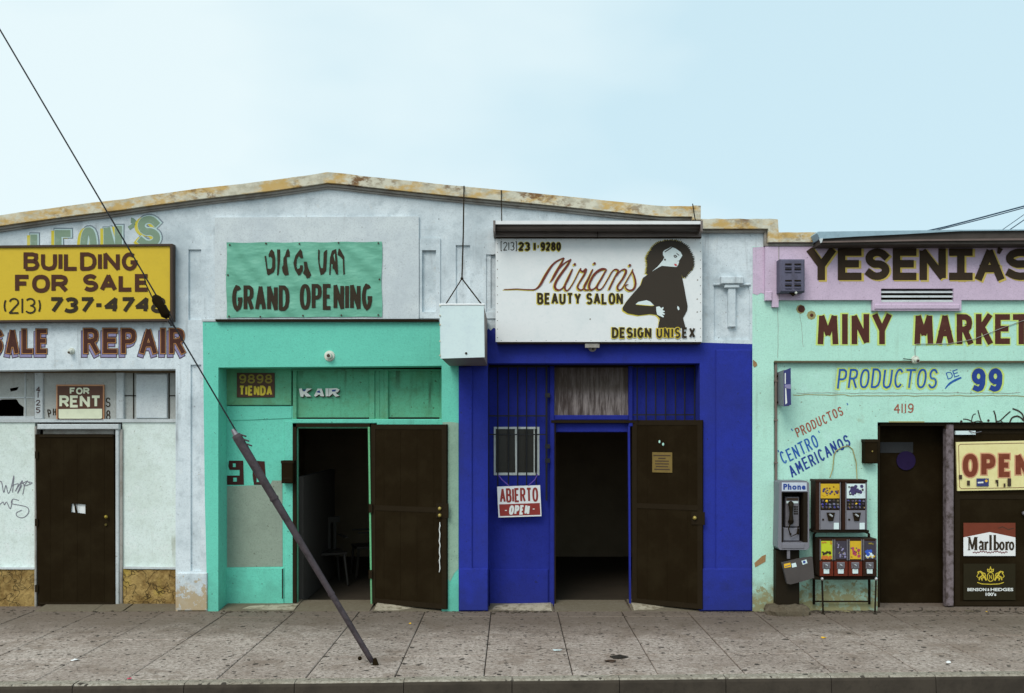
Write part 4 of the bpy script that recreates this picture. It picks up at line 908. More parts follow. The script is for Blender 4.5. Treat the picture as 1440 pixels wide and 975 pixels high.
for poly in ([(122, 205), (145, 205), (168, 390), (210, 395), (232, 370), (235, 250), (210, 215), (185, 225), (180, 190), (205, 130), (228, 110), (262, 150), (280, 250), (278, 380), (258, 440), (180, 488), (160, 470)],
             [(303, 112), (350, 112), (350, 260), (328, 480), (302, 488), (310, 330)],
             [(375, 370), (395, 340), (395, 240), (420, 200), (440, 130), (465, 100), (485, 140), (490, 215), (445, 225), (450, 320), (475, 480), (415, 490), (385, 440)],
             [(640, 105), (668, 140), (682, 240), (645, 240), (620, 205), (590, 250), (585, 360), (600, 395), (630, 385), (640, 340), (680, 345), (675, 420), (640, 480), (610, 488), (560, 400), (540, 310), (570, 200)],
             [(690, 290), (735, 290), (750, 370), (800, 480), (770, 525), (735, 530), (715, 490), (680, 460), (700, 400)],
             [(900, 110), (922, 125), (920, 300), (938, 380), (968, 385), (975, 300), (978, 160), (1000, 130), (1030, 115), (1022, 300), (1015, 420), (980, 470), (935, 485), (915, 400), (895, 250)],
             [(1058, 480), (1070, 230), (1100, 130), (1160, 105), (1178, 250), (1186, 470), (1160, 475), (1130, 400), (1110, 390), (1095, 340), (1085, 300), (1078, 478)],
             [(1180, 190), (1195, 100), (1220, 110), (1278, 220), (1285, 470), (1262, 480), (1255, 260), (1225, 220)]):
    polymesh(mb, bz(poly), .0462)
mb.build('lettering', 'black_ink', bn)
mb = MB(); [polymesh(mb, bz(q), .0492) for q in ([(1122, 200), (1140, 170), (1145, 290), (1135, 260)], [(1090, 330), (1108, 330), (1105, 390)])]; mb.build('lettering', 'banner', bn)

# salon sign
ss = thing('salon_sign', P(842, 481, .14), 'large white beauty salon board painted with a curly-haired woman in black', 'sign')
slab('board', 'sign_white', ss, [(697, 335.5), (987.5, 335.5), (987.5, 481), (697, 481)], .14, .035)
slab('backing_frame', 'dark_brown', ss, rect(699, 986, 337, 483.5), .104, .10)
SD = .1405
mb = MB()
for i in range(12): dots(mb, [(699.5, 343+i*12), (985, 342+i*12)], .8, SD+.001, 6)
for i in range(14): dots(mb, [(705+i*21, 337.5), (705+i*21, 479)], .6, SD+.001, 6)
dots(mb, [(981, 394), (980.5, 421), (980.5, 439), (830, 449)], 1.2, SD+.001, 6); mb.build('screws', 'mould', ss)
pt('[213]', 704, 727, 340.5, 352.5, 1.1, SD+.002, 'black_ink', ss)
for q, x0, x1 in (('23', 729, 745.5), ('1', 750.5, 753.5), ('-', 755, 759), ('9280', 760, 789)):
    pt(q, x0, x1, 340.5, 353, 2.9, SD+.001, 'yellow_ink', ss, gap=.1, ex=1.8, off=(-.4, .3)); pt(q, x0, x1, 340.5, 353, 2.9, SD+.006, 'black_ink', ss, gap=.1)
sz = lambda pts: [(700+p[0]/7.2, 355+p[1]/7.2) for p in pts]
script = [([(60, 375), (130, 374), (200, 371), (270, 376), (340, 378), (385, 372), (430, 330), (480, 240), (540, 145), (590, 95), (640, 68), (670, 56)], [.7, 1, 1, 1, 1.2, 1.6, 2.8, 3.0, 2.6, 1.9, 1.6, 1.2]),
          ([(672, 56), (640, 120), (585, 215), (555, 270), (532, 302)], [1.4, 2.6, 3.2, 2.4, 1]),
          ([(560, 258), (610, 180), (670, 115), (742, 70)], [1.2, 1.5, 1.6, 1.4]),
          ([(742, 70), (700, 140), (640, 220), (590, 300), (578, 350), (600, 378), (640, 375), (690, 320), (730, 240), (757, 168)], [1.6, 2.8, 3.0, 3.0, 3.0, 2.4, 1.6, 1.3, 1.3, 1.5]),
          ([(757, 168), (710, 270), (678, 345), (690, 384), (720, 375), (770, 300), (830, 180), (842, 165)], [1.5, 2.3, 2.4, 2, 1.3, 1.2, 1.3, 1.3]),
          ([(830, 172), (862, 196), (893, 170), (880, 220), (825, 310), (808, 355), (835, 380), (870, 366), (915, 280), (963, 170)], [1.6, 2.4, 2.6, 2.4, 1.9, 2, 1.8, 1.3, 1.2, 1.4]),
          ([(963, 170), (915, 270), (878, 340), (885, 378), (925, 380)], [1.4, 2, 2.2, 1.8, 1.2]),
          ([(1098, 172), (1050, 172), (985, 215), (935, 300), (925, 355), (950, 380), (1000, 345), (1060, 250), (1102, 172)], [1.8, 3.2, 3, 2.6, 2.8, 2.2, 1.4, 1.3, 1.6]),
          ([(1102, 172), (1050, 265), (1005, 345), (1020, 378), (1060, 360), (1110, 280), (1160, 190)], [1.6, 2.1, 2.2, 1.9, 1.3, 1.2, 1.3]),
          ([(1125, 380), (1175, 275), (1225, 178)], [2, 2, 1.2]),
          ([(1135, 232), (1170, 182), (1200, 172), (1222, 185)], [1.2, 1.3, 1.8, 2.2]),
          ([(1200, 240), (1240, 190), (1280, 172), (1300, 192), (1270, 260), (1215, 340), (1222, 380), (1260, 365), (1310, 280), (1362, 190), (1366, 170)], [1.2, 1.4, 2, 2.6, 2.2, 2.1, 2, 1.3, 1.2, 1.2, 1.2]),
          ([(1362, 190), (1385, 250), (1395, 320), (1375, 372), (1335, 385), (1300, 365), (1295, 335), (1322, 325)], [1.6, 2.2, 2.4, 2.4, 2, 1.5, 1.2, .8])]
for mt, off, ex, dd in (('yellow_ink', (-1.6, 1.3), .2, SD+.001), ('maroon_script', (0, 0), .35, SD+.006)):
    mb = MB()
    for i, (q, ww) in enumerate(script):
        full = smooth([(*p, w__) for p, w__ in zip([(a[0]/7.2+700+off[0], a[1]/7.2+355+off[1]) for a in q], ww)], 4)
        strip(mb, [(p[0], p[1]) for p in full], [p[2]+ex for p in full], dd+.0003*i)
    dots(mb, [(a+off[0], b+off[1]) for a, b in sz([(780, 121), (980, 113), (1338, 131)])], 1.9, dd+.004, 10); mb.build('lettering', mt, ss)
for x0, x1, s in ((755.5, 817, 'BEAUTY'), (824.5, 876, 'SALON')):
    pt(s, x0, x1, 412, 428, 2.9, SD+.001, 'yellow_ink', ss, gap=.2, ex=1.7, off=(-.5, .5)); pt(s, x0, x1, 412, 428, 2.9, SD+.006, 'black_ink', ss, gap=.2)
fz = lambda pts: [(860+a/6.093, 330+b/6.093) for a, b in pts]
body = [(430, 268), (405, 282), (330, 330), (270, 370), (250, 430), (180, 510), (130, 570), (95, 625), (97, 648), (140, 675), (230, 692), (290, 685), (330, 680), (385, 688), (415, 720), (405, 760), (398, 800), (635, 800), (622, 750), (613, 715), (630, 685), (648, 650), (652, 610), (640, 550), (622, 450), (610, 390), (600, 340), (580, 300), (565, 283), (520, 276)]
hair0 = [(292, 338), (300, 300), (305, 255), (298, 205), (325, 145), (368, 88), (430, 60), (520, 47), (590, 60), (650, 100), (692, 165), (706, 230), (698, 290), (665, 330), (630, 372)]
rnd = random.Random(3); hair = []
for (a, b) in smooth(hair0, 9):
    vx, vy = a-500, b-215; L_ = math.hypot(vx, vy); k = rnd.uniform(6, 15) if len(hair) % 2 else rnd.uniform(-12, -2); hair.append((a+vx/L_*k, b+vy/L_*k))
hair += [(612, 378), (600, 340), (580, 300), (400, 288), (345, 325), (308, 345)]
for mt, dd, lst in (('yellow_ink', SD+.001, [[(a-9, b+10) for a, b in body if b < 740], [(a-10, b+4) for a, b in hair]]), ('dark_fig', SD+.0045, [hair])):
    mb = MB()
    for i, q in enumerate(lst): polymesh(mb, fz(q), dd+.0006*i)
    mb.build('painted_figure', mt, ss)
mb = MB(); polymesh(mb, fz([(440, 150), (452, 135), (485, 120), (510, 105), (550, 120), (592, 150), (607, 180), (592, 205), (578, 225), (578, 240), (570, 262), (556, 278), (520, 276), (430, 268), (400, 284), (345, 318), (395, 275), (440, 220), (452, 195), (440, 175)]), SD+.0075); mb.build('painted_face', 'skin_white', ss)
mb = MB(); polymesh(mb, fz(body), SD+.006); mb.build('painted_figure', 'dark_fig', ss)
mb = MB(); polymesh(mb, fz([(205, 598), (230, 577), (300, 563), (332, 575), (366, 610), (345, 614), (250, 606)]), SD+.0085)
mb.build('painted_gap', 'skin_white', ss)
mb = MB(); strip(mb, fz([(212, 600), (250, 603), (340, 611), (362, 608)]), .9, SD+.0095); strip(mb, fz([(400, 620+90), (405, 740), (400, 775)]), .8, SD+.0095); mb.build('lettering', 'yellow_ink', ss)
mb = MB(); polymesh(mb, fz([(382, 620), (410, 615), (425, 632), (442, 620), (446, 630), (436, 648), (455, 655), (455, 663), (436, 666), (458, 680), (452, 688), (432, 684), (450, 703), (442, 710), (418, 700), (392, 688), (384, 655)]), SD+.0095); polymesh(mb, fz([(566, 612), (578, 622), (582, 642), (572, 650), (562, 630)]), SD+.0095)
mb.build('painted_hand', 'skin_white', ss)
mb = MB(); strip(mb, fz([(532, 180), (548, 178), (560, 190), (545, 196), (534, 186)]), 1.1, SD+.009); strip(mb, fz([(556, 160), (580, 180)]), .9, SD+.009); polymesh(mb, fz([(450, 205), (466, 210), (462, 225), (452, 222)]), SD+.009); strip(mb, fz([(455, 150), (490, 128), (520, 108)]), 1.4, SD+.009); strip(mb, fz([(578, 225), (565, 228)]), .5, SD+.009); mb.build('painted_features', 'dark_fig', ss)
mb = MB(); polymesh(mb, fz([(536, 250), (552, 252), (564, 262), (552, 272), (540, 264)]), SD+.009); mb.build('painted_lips', 'lip_red', ss)
pt('DESIGN', 860.5, 916, 460.5, 475.5, 2.9, SD+.0085, 'yellow_ink', ss, gap=.2, ex=1.8, off=(-.5, .5)); pt('DESIGN', 860.5, 916, 460.5, 475.5, 2.9, SD+.013, 'black_ink', ss, gap=.2)
pt('UNIS', 923, 957, 460.5, 476, 3.2, SD+.0115, 'gold_ink', ss, gap=.22, ex=1.6); pt('UNIS', 923, 957, 460.5, 476, 3.2, SD+.0155, 'dark_fig', ss, gap=.22, ex=-.9)
pt('EX', 959, 978, 460.5, 475.5, 3, SD+.0155, 'black_ink', ss, gap=.2)
# awning casing above the sign
aw = thing('awning_casing', P(842, 333, .2), 'long rolled-up awning casing with a white lip above the salon board', 'awning')
slab('lip', 'hood_lip', aw, [(695, 310.5), (987, 311), (987.5, 315.5), (694.5, 315.5)], .40, .12)
a = P(695, 320, .33); b = P(987.5, 320.5, .33); MB().tube([a, b], .042, 12).build('roller', 'hood_under', aw, smooth=True)
slab('casing', 'hood_dark', aw, rect(696, 987, 315.5, 324.5), .28, .27)
slab('casing', 'hood', aw, rect(697, 986.5, 325, 332.5), .22, .21)
slab('casing', 'dark_frame', aw, rect(697, 986.5, 333, 335), .17, .16)
MB().pbox(840, 841, 324.5, 334, .224, .004).build('seam', 'dark_frame', aw)
for x_ in (695, 987): MB().bbox(x_-1.5, x_+1.5, 310, 326, .41, .40, .004).build('end_bracket', 'hood', aw)
MB().tube([P(705, 268, .10), P(705.3, 290, .26), P(705.5, 311, .40)], .006, 6).build('stay_cable', 'dark_frame', aw)
MB().tube([P(974, 287, .13), P(976, 300, .26), P(978, 311, .40)], .006, 6).build('stay_cable', 'dark_frame', aw)
# hanging light box
hb = thing('hanging_box_sign', P(658, 516, .7), 'blank white box sign jutting from the wall on a V-shaped cable', 'sign')
f0 = P(618, 503.5, 1.42); f1 = P(681, 428, 1.42)
def chamf(mb, x0, x1, y0, y1, z0, z1): return mb.box(x0, x1, y0, y1, z0, z1)
MB().box(f0.x+.006, f1.x-.006, -1.40, -.02, f0.z+.006, f1.z-.006).build('casing', 'box_side', hb)
slab('end_panel', 'box_white', hb, [(618, 429), (680.5, 428), (681.5, 502.5), (619.5, 504.5)], 1.425, .022)
MB().bbox(617.5, 682, 427, 430, 1.432, .03).build('rim', 'hood_lip', hb)
for y_ in (430, 444, 457, 480, 500): MB().disc(P(618.6, y_, 1.43), .008, .012, 6).build('screw', 'cap', hb)
MB().disc(P(655.5, 497, 1.43), .012, .006, 8).build('drain_hole', 'dark_frame', hb)
ap = P(649.6, 392, 1.15)
for x_ in (626.5, 677.5): MB().tube([P(x_, 428.5, 1.40), ap], .007, 6).build('stay_cable', 'dark_frame', hb)
MB().tube([ap, P(651.5, 330, .62), P(652.5, 262, .10)], .008, 6).build('stay_cable', 'dark_frame', hb); MB().ball(ap, .016).build('shackle', 'dark_frame', hb)
MB().box(f0.x+.1, f1.x-.1, -.02, 0, f0.z+.05, f1.z-.05).build('wall_plate', 'box_side', hb)
# for rent sign
rs = thing('for_rent_sign', P(113, 591, RC), 'brown and cream for rent sign in the transom over the dark door', 'sign')
MB().bbox(79, 146, 541, 592, RC+.02, .025, .003).build('board', 'orange_edge', rs)
MB().pbox(80.7, 144.5, 543, 590, RC+.023, .003).build('panel', 'rent_brown', rs)
slab('blank', 'rent_cream', rs, [(82.5, 575.5), (143.5, 575), (143.5, 588), (142, 589), (84, 589), (82.5, 588)], RC+.026, .003)
pt('FOR', 98, 126, 545.3, 554.8, 2.3, RC+.0265, 'rent_cream', rs); pt('RENT', 83.5, 142, 556.3, 573.3, 3.7, RC+.0265, 'rent_cream', rs, gap=.12)
# tienda sign
ts = thing('shop_number_sign', P(359, 559, RC), 'small dark sign with dull gold 9898 tienda on the mint panel', 'sign')
MB().bbox(333, 386, 524.5, 559, RC+.035, .015, .003).build('board', plain('dark red brown board', C(74, 44, 30), .6), ts)
pt('9898', 336, 383, 526.5, 539.5, 2.3, RC+.0375, 'gold_dim', ts, gap=.25); pt('TIENDA', 336, 383, 542.5, 556.5, 2.9, RC+.0375, 'gold_ink', ts, gap=.12)
# abierto / open sign
ab = thing('hanging_open_sign', P(730, 728, RC+.1), 'small red and white abierto open sign hung on purple cord from the window bars', 'sign')
slab('board', 'white_bright', ab, [(699, 684.5), (759.5, 682.5), (761.5, 726), (701, 728)], RC+.115, .008)
slab('panel', 'red_panel', ab, [(702, 709.5), (759, 707.5), (760, 724), (703, 726)], RC+.118, .003)
pt('ABIERTO', 703, 757, 687.2, 707.2, 2.7, RC+.1185, 'red_panel', ab, gap=.07, rot=1.6)
pt('OPEN', 715.5, 746, 711, 724.4, 2.9, RC+.1205, 'white_ink', ab, gap=.14, slant=.14, rot=1.6); pt('-', 709.5, 713.5, 712, 724, 1.2, RC+.1205, 'white_ink', ab); pt('-', 748.5, 752.5, 710, 722, 1.2, RC+.1205, 'white_ink', ab)
MB().tube([P(716, 683.5, RC+.12), P(706, 675, RC+.11), P(701, 668, RC+.1)], .006, 6).build('cord', 'purple', ab); MB().tube([P(743, 683, RC+.12), P(752, 675, RC+.11), P(756, 667, RC+.1)], .006, 6).build('cord', 'purple', ab)
# notice on the salon door
tfn = tf2; nz_ = thing('door_notice', tfn @ Vector((.38, -.01, 1.55)), 'small yellowed printed notice taped to the open salon door', 'notice')
nb = lambda x0, x1, z0, z1, y_: MB().box(x0, x1, y_, y_+.002, z0, z1, tfn)
nb(.255, .50, 1.62, 1.86, -.011).build('sheet', 'paper', nz_)
for k, (a, b) in enumerate(((.27, .48), (.33, .42), (.29, .46), (.29, .46), (.30, .45), (.28, .47))): nb(a, b, 1.815-k*.033, 1.828-k*.033, -.0125).build('printed_line', 'dark_brown', nz_)
for x_, z_ in ((.345, 1.985), (.39, 1.955)): MB().ball(tfn @ Vector((x_, -.012, z_)), .012, 6, 4, (1, .4, 1.6)).build('tape', 'mint', nz_)
# mail boxes
def mailbox(px0, px1, py0, py1, dd, th, label, extra=False):
    m_ = thing('mailbox', P((px0+px1)/2, py1, dd-th/2), label, 'mailbox')
    MB().bbox(px0, px1, py0+3, py1, dd, th, .01).build('body', 'dark_metal', m_)
    a = P(px0-.6, py0+4, dd+.006); b = P(px1+.6, py0, dd+.006); MB().box(a.x, b.x, a.y, a.y+th, a.z, b.z).build('lid', 'dark_frame', m_)
    if extra: MB().ball(P((px0+px1)/2+1, (py0+py1)/2, dd+.004), .01, 6, 4).build('lock', 'brass', m_)
    else: MB().pbox(px0+3, px1-3, py1-8, py1-6.5, dd+.003, .004).build('slot', 'dark_frame', m_)
mailbox(395.5, 412, 648, 680, RC+.14, .13, 'black metal mailbox beside the mint shop doorway')
mailbox(1217, 1234.5, 618, 652, MC+.12, .12, 'dark metal box on the wall left of the market doorway', True)
# bare lamp sockets
def socket(px, py, dd, label, kindm='lamp_white', r=.055, low=False):
    s_ = thing('wall_lamp_socket', P(px, py, dd), label, 'lamp')
    c_ = P(px, py, dd)
    MB().tube([c_, c_+Vector((0, -.02, 0))], [r, r*.85], 16).build('base', kindm, s_, smooth=False)
    MB().tube([c_+Vector((0, -.02, 0)), c_+Vector((0, -.07, -.02 if low else 0))], [r*.62, r*.5], 12).build('holder', kindm, s_)
    MB().disc(c_+Vector((0, -.074, -.022 if low else 0)), r*.3, .01, 10).build('contact', 'dark_brown', s_)
    return s_
socket(463.5, 501, 0, 'round white porcelain lamp socket over the mint shop transom', r=.065)
s1 = socket(101, 494, 0, 'small broken lamp socket in the middle of the sale repair lettering', r=.04, low=True)
s2 = socket(833, 489, 0, 'grubby lamp fitting on the blue wall directly below the salon board', 'mould', .05, True)
MB().pbox(823, 843, 483.5, 489, .12, .06).build('bracket', 'mould', s2)
s3 = socket(1287, 506, .01, 'pale junction lamp on the market ledge with a wire running up', 'lamp_white', .05, True)
MB().tube([P(1287, 502, .03), P(1286.5, 492, .012), P(1288, 484, .012), P(1335, 483.5, .012), P(1370, 477, .012), P(1405, 463, .012), P(1450, 447, .012)], .004, 5).build('wire', 'mould', s3)
MB().tube([P(1270, 504.5, .02), P(1282, 506, .03)], .005, 5).build('wire', 'dark_frame', s3)
# vented box
vb = thing('vented_bell_box', P(1115, 412, .2), 'slate grey louvred metal box on the pink band left of the first big letter', 'alarm box')
MB().bbox(1097, 1132, 364.5, 411, .20, .15, .015).build('housing', 'speaker', vb)
for k in range(8):
    y_ = (371, 374.5, 378, 381.5, 394, 397.5, 401, 404.5)[k]
    for x0, x1 in ((1104, 1113), (1117, 1126)):
        MB().box(P(x0, 0, .2).x, P(x1, 0, .2).x, -.212, -.2, P(0, y_+1.5, .2).z, P(0, y_, .2).z).build('louvre', 'speaker' if k % 2 else 'dark_frame', vb)
mb = MB(); a = P(1115, 411, .14); mb.add([a+Vector((-.06, 0, 0)), a+Vector((.06, 0, 0)), a+Vector((0, 0, -.05)), a+Vector((-.06, -.03, 0)), a+Vector((.06, -.03, 0)), a+Vector((0, -.03, -.05))], [(0, 1, 2), (3, 4, 5), (0, 1, 4, 3), (1, 2, 5, 4), (2, 0, 3, 5)]); mb.build('bracket', 'dark_metal', vb); MB().ball(P(1119.5, 412, .2), .016, 6, 4).build('lamp', 'lamp_white', vb)
# blue flag sign for the telephone
fl = thing('flag_sign', P(1102, 572, .0), 'narrow blue blade sign on the conduit high over the telephone', 'sign')
mb = MB(); q = [P(1093, 524, MC), P(1101.5, 520.5, .30), P(1101.5, 571.5, .30), P(1093, 569, MC)]
n_ = Vector((.012, 0, 0)); mb.add(q+[v+Vector((.07, .0, 0)) for v in q], [(0, 1, 2, 3), (4, 5, 6, 7), (0, 1, 5, 4), (1, 2, 6, 5), (2, 3, 7, 6), (3, 0, 4, 7)]); mb.build('panel', 'steel_light', fl)
mb = MB(); a0 = P(1102.5, 520, .31); a1 = P(1112.5, 570, .31)
slab('face', 'blue_plate', fl, [(1102.3, 521.5), (1112, 517.5), (1112.5, 569.5), (1102.6, 571.8)], .305, .01)
slab('stripe', 'white_ink', fl, [(1103.6, 525), (1105, 524.5), (1105, 540), (1103.6, 540)], .3075, .003); slab('stripe', 'white_ink', fl, [(1104, 545), (1105.4, 545), (1107, 567), (1104.4, 569)], .3075, .003)
slab('stripe', 'lavender', fl, [(1103.5, 541), (1112, 540.5), (1112, 547), (1103.5, 546)], .3075, .003)
for y_ in (529, 566): MB().disc(P(1094.5, y_, .0), .014, .02, 8).build('bolt', 'dark_metal', fl)
# straps above the vending machines
st_ = MB(); st_.tube([P(1167, 672, .03), P(1171, 660, MC+.02), P(1173, 640, MC+.01), P(1176, 634, MC+.01), P(1184, 629, MC+.01), P(1193, 627, MC+.01), P(1199, 632, MC+.01), P(1204, 650, MC+.02), P(1205.5, 678, .1)], .006, 6)
st_.build('strap', 'strap', None, label='tan strap looped on the wall above the vending machines', cat='strap')

# ---------------------------------------------------------------- payphone
ph = thing('payphone', P(1110, 858, .1), 'steel payphone kiosk on a dark pedestal against the mint wall', 'payphone')
F = .22
slab('housing', 'steel_light', ph, [(1096, 679), (1099, 676.5), (1134, 676.5), (1138, 680), (1138, 770), (1135, 773.5), (1097, 773.5), (1094, 770)], F, .24, holes=[rect(1099, 1136, 692, 763)])
a = P(1099, 763, F); b = P(1136, 692, F); MB().box(a.x-.01, b.x+.01, .03, .045, a.z-.01, b.z+.01).build('back_panel', 'black_plastic', ph)
for x0, x1 in ((1099, 1100.5), (1130, 1136)): MB().pbox(x0, x1, 692, 763, F-.005, .22).build('side_panel', 'black_plastic', ph)
MB().pbox(1099.5, 1134.5, 678.7, 690.7, F+.003, .003).build('header', plain('pale header', C(196, 204, 216), .5), ph)
flat_text('Phone', 1101.5, 1133, 680.5, 689, F+.005, 'sign_blue2', ph, .05, space=1.2)
MB().bbox(1100, 1131, 765, 771.5, F+.01, .012, .004).build('shelf_lip', 'steel_light', ph)
inst = MB().bbox(1104.5, 1124, 699, 741, F-.08, .12, .006).build('telephone', 'steel', ph)
MB().pbox(1106, 1122.5, 700.5, 704, F-.077, .003).build('instruction_card', 'dark_brown', inst); MB().pbox(1106, 1122.5, 705, 708, F-.077, .003).build('card', 'box_white', inst)
MB().bbox(1101.5, 1124.5, 742.5, 761, F-.07, .13, .008).build('coin_box', 'steel_light', inst)
MB().disc(P(1111.5, 751, F-.065), .012, .01, 8).build('lock', 'dark_frame', inst)
for i in range(4):
    for j in range(3): MB().pbox(1116.5+j*2, 1118+j*2, 712+i*3.2, 714.2+i*3.2, F-.076, .004).build('key', 'black_plastic', inst)
hs = MB(); c0 = P(1112.5, 709, F-.03); c1 = P(1112.5, 734, F-.03); hs.tube([c0, c0.lerp(c1, .15), c0.lerp(c1, .5), c0.lerp(c1, .85), c1], [.03, .026, .019, .026, .03], 10); hs.ball(c0+Vector((0, .01, 0)), .034, 10, 6); hs.ball(c1+Vector((0, .01, 0)), .034, 10, 6); hs.build('handset', 'black_plastic', ph, smooth=True)
MB().tube([c1, c1+Vector((-.03, 0, -.08)), c1+Vector((.0, .0, -.17)), c1+Vector((.07, .01, -.14)), c1+Vector((.09, .02, -.05))], .007, 6).build('cord', 'dark_metal', ph)
MB().bbox(1122, 1124, 744, 752, F-.06, .02, .003).build('coin_return', 'dark_frame', inst)
MB().bbox(1091.5, 1124.5, 774, 852, F-.10, .15, .01).build('pedestal', 'black_plastic', ph)
MB().pbox(1107, 1111, 773.5, 786, F-.02, .02).build('hanger', 'steel', ph)
bi = thing('phone_book_binder', P(1121, 822, F), 'dark grey phone book binder with yellow and white stickers dangling under the payphone', 'binder')
slab('cover', 'binder', bi, [(1100, 792), (1122, 786.5), (1142.5, 783.5), (1145, 813), (1128, 818), (1112, 822), (1107, 821)], F+.02, .05)
for q, mt in (([(1102.5, 793.5), (1111.5, 791.5), (1112.5, 797.5), (1103, 799)], 'litter_yellow'), ([(1113, 793), (1119, 791.5), (1120.5, 797), (1114, 798.5)], 'box_white'), ([(1127, 789), (1134, 787), (1135.5, 792), (1129, 794.5)], 'box_white')): slab('sticker', mt, bi, q, F+.0235, .003)
mb = MB(); dots(mb, [(1131, 790.5)], 2, F+.025); strip(mb, [(1104, 797), (1111, 795)], .8, F+.025); mb.build('print', 'sign_blue2', bi)
ft = MB(); n = 34; vs = []
rnd = random.Random(5)
for lvl, (rx, rz) in enumerate(((1.0, 0), (1.02, .045), (.9, .085), (.5, .095))):
    for k in range(n):
        a = 2*math.pi*k/n; c_ = P(1107, 860, .13); q = 1+.16*noise.noise(Vector((math.cos(a)*3, math.sin(a)*3, lvl)))+.06*noise.noise(Vector((a*5, 3, lvl)))
        sxx = math.copysign(abs(math.cos(a))**.5, math.cos(a)); syy = math.copysign(abs(math.sin(a))**.6, math.sin(a))
        vs.append((c_.x+.245*rx*q*sxx, -.13-.14*rx*q*syy, rz*1.15+.035*noise.noise(Vector((a*2.5, lvl, 0)))*(lvl > 0)-.003))
fs = [(l*n+k, l*n+(k+1) % n, (l+1)*n+(k+1) % n, (l+1)*n+k) for l in range(3) for k in range(n)]+[tuple(range(3*n, 4*n))]
ft.add(vs, fs).build('concrete_footing', 'footing', None, label='rough pale concrete lump at the foot of the payphone', cat='footing')

# ---------------------------------------------------------------- vending machines
rack = thing('vending_stand', P(1190, 862, .08), 'black tubular stand carrying the coin vending machines', 'stand')
VF = .17
def T(*p): return [P(*q) for q in p]
mb = MB(); mb.tube(T((1144.5, 850, .0), (1144.5, 752, .0), (1148, 747.5, .0), (1180, 747.5, .02), (1216, 747.5, .02), (1222, 751, .02), (1222.5, 850, .0)), .016, 8); mb.build('back_frame', 'black_plastic', rack, smooth=True)
for x_, xb in ((1156, 1157.5), (1232, 1230.5)): MB().tube(T((x_, 811, VF-.02), (xb, 862, VF-.02)), .011, 8).build('leg', 'black_plastic', rack); MB().ball(P(x_, 814, VF), .02, 8, 6, (1, 1, 1.2)).build('leg_cap', 'chrome', rack, smooth=True); MB().disc(P(xb, 864, VF-.02), .024, .012, 10, 'z').build('foot', 'black_plastic', rack)
for z_ in (811.5,): MB().pbox(1144, 1234, z_, z_+4, VF-.01, .18).build('shelf', 'black_plastic', rack)
MB().pbox(1144, 1222, 746, 749, VF-.01, .18).build('shelf', 'black_plastic', rack)
MB().tube(T((1145, 846, .0), (1222, 846, .0)), .010, 6).build('crossbar', 'black_plastic', rack)
def print_card(v, x0, x1, y0, y1, dd, base, specs, seed):
    cd_ = MB().pbox(x0, x1, y0, y1, dd, .006).build('toy_card', base, v); rnd = random.Random(seed)
    for mt, n_, r0, r1, ya, yb2 in specs:
        mb = MB()
        for k in range(int(n_*1.6)):
            cx_ = x0+r1+(x1-x0-2*r1)*((k+rnd.uniform(.2, .8))*.618 % 1); cy_ = y0+(y1-y0)*rnd.uniform(ya, yb2); r_ = rnd.uniform(r0, r1)*1.15; m_ = rnd.randint(5, 9); dk = dd+.0006+.0002*k+.0025*specs.index((mt, n_, r0, r1, ya, yb2))
            mb.add([P(cx_+r_*rnd.uniform(.6, 1.1)*math.cos(2*math.pi*q/m_), cy_+r_*rnd.uniform(.6, 1.1)*math.sin(2*math.pi*q/m_), dk) for q in range(m_)], [tuple(range(m_))])
        mb.build('print', mt, v)
def mech(parent, x, y, s, dd, white_flap):
    MB().add([P(x-6*s, y-4*s, dd), P(x+6*s, y-4*s, dd), P(x+3.5*s, y+8*s, dd), P(x-3.5*s, y+8*s, dd), P(x-5*s, y-3*s, dd+.02), P(x+5*s, y-3*s, dd+.02), P(x+3*s, y+7*s, dd+.02), P(x-3*s, y+7*s, dd+.02)], [(4, 5, 6, 7), (0, 1, 5, 4), (1, 2, 6, 5), (2, 3, 7, 6), (3, 0, 4, 7)]).build('coin_mechanism', 'dark_frame' if s == 1 else 'steel', parent)
    a = math.radians(35); c_ = P(x, y, dd+.035); v_ = Vector((math.cos(a)*.022*s, 0, -math.sin(a)*.022*s)); MB().tube([c_-v_, c_+v_], .009*s+.002, 6).build('crank', 'chrome', parent)
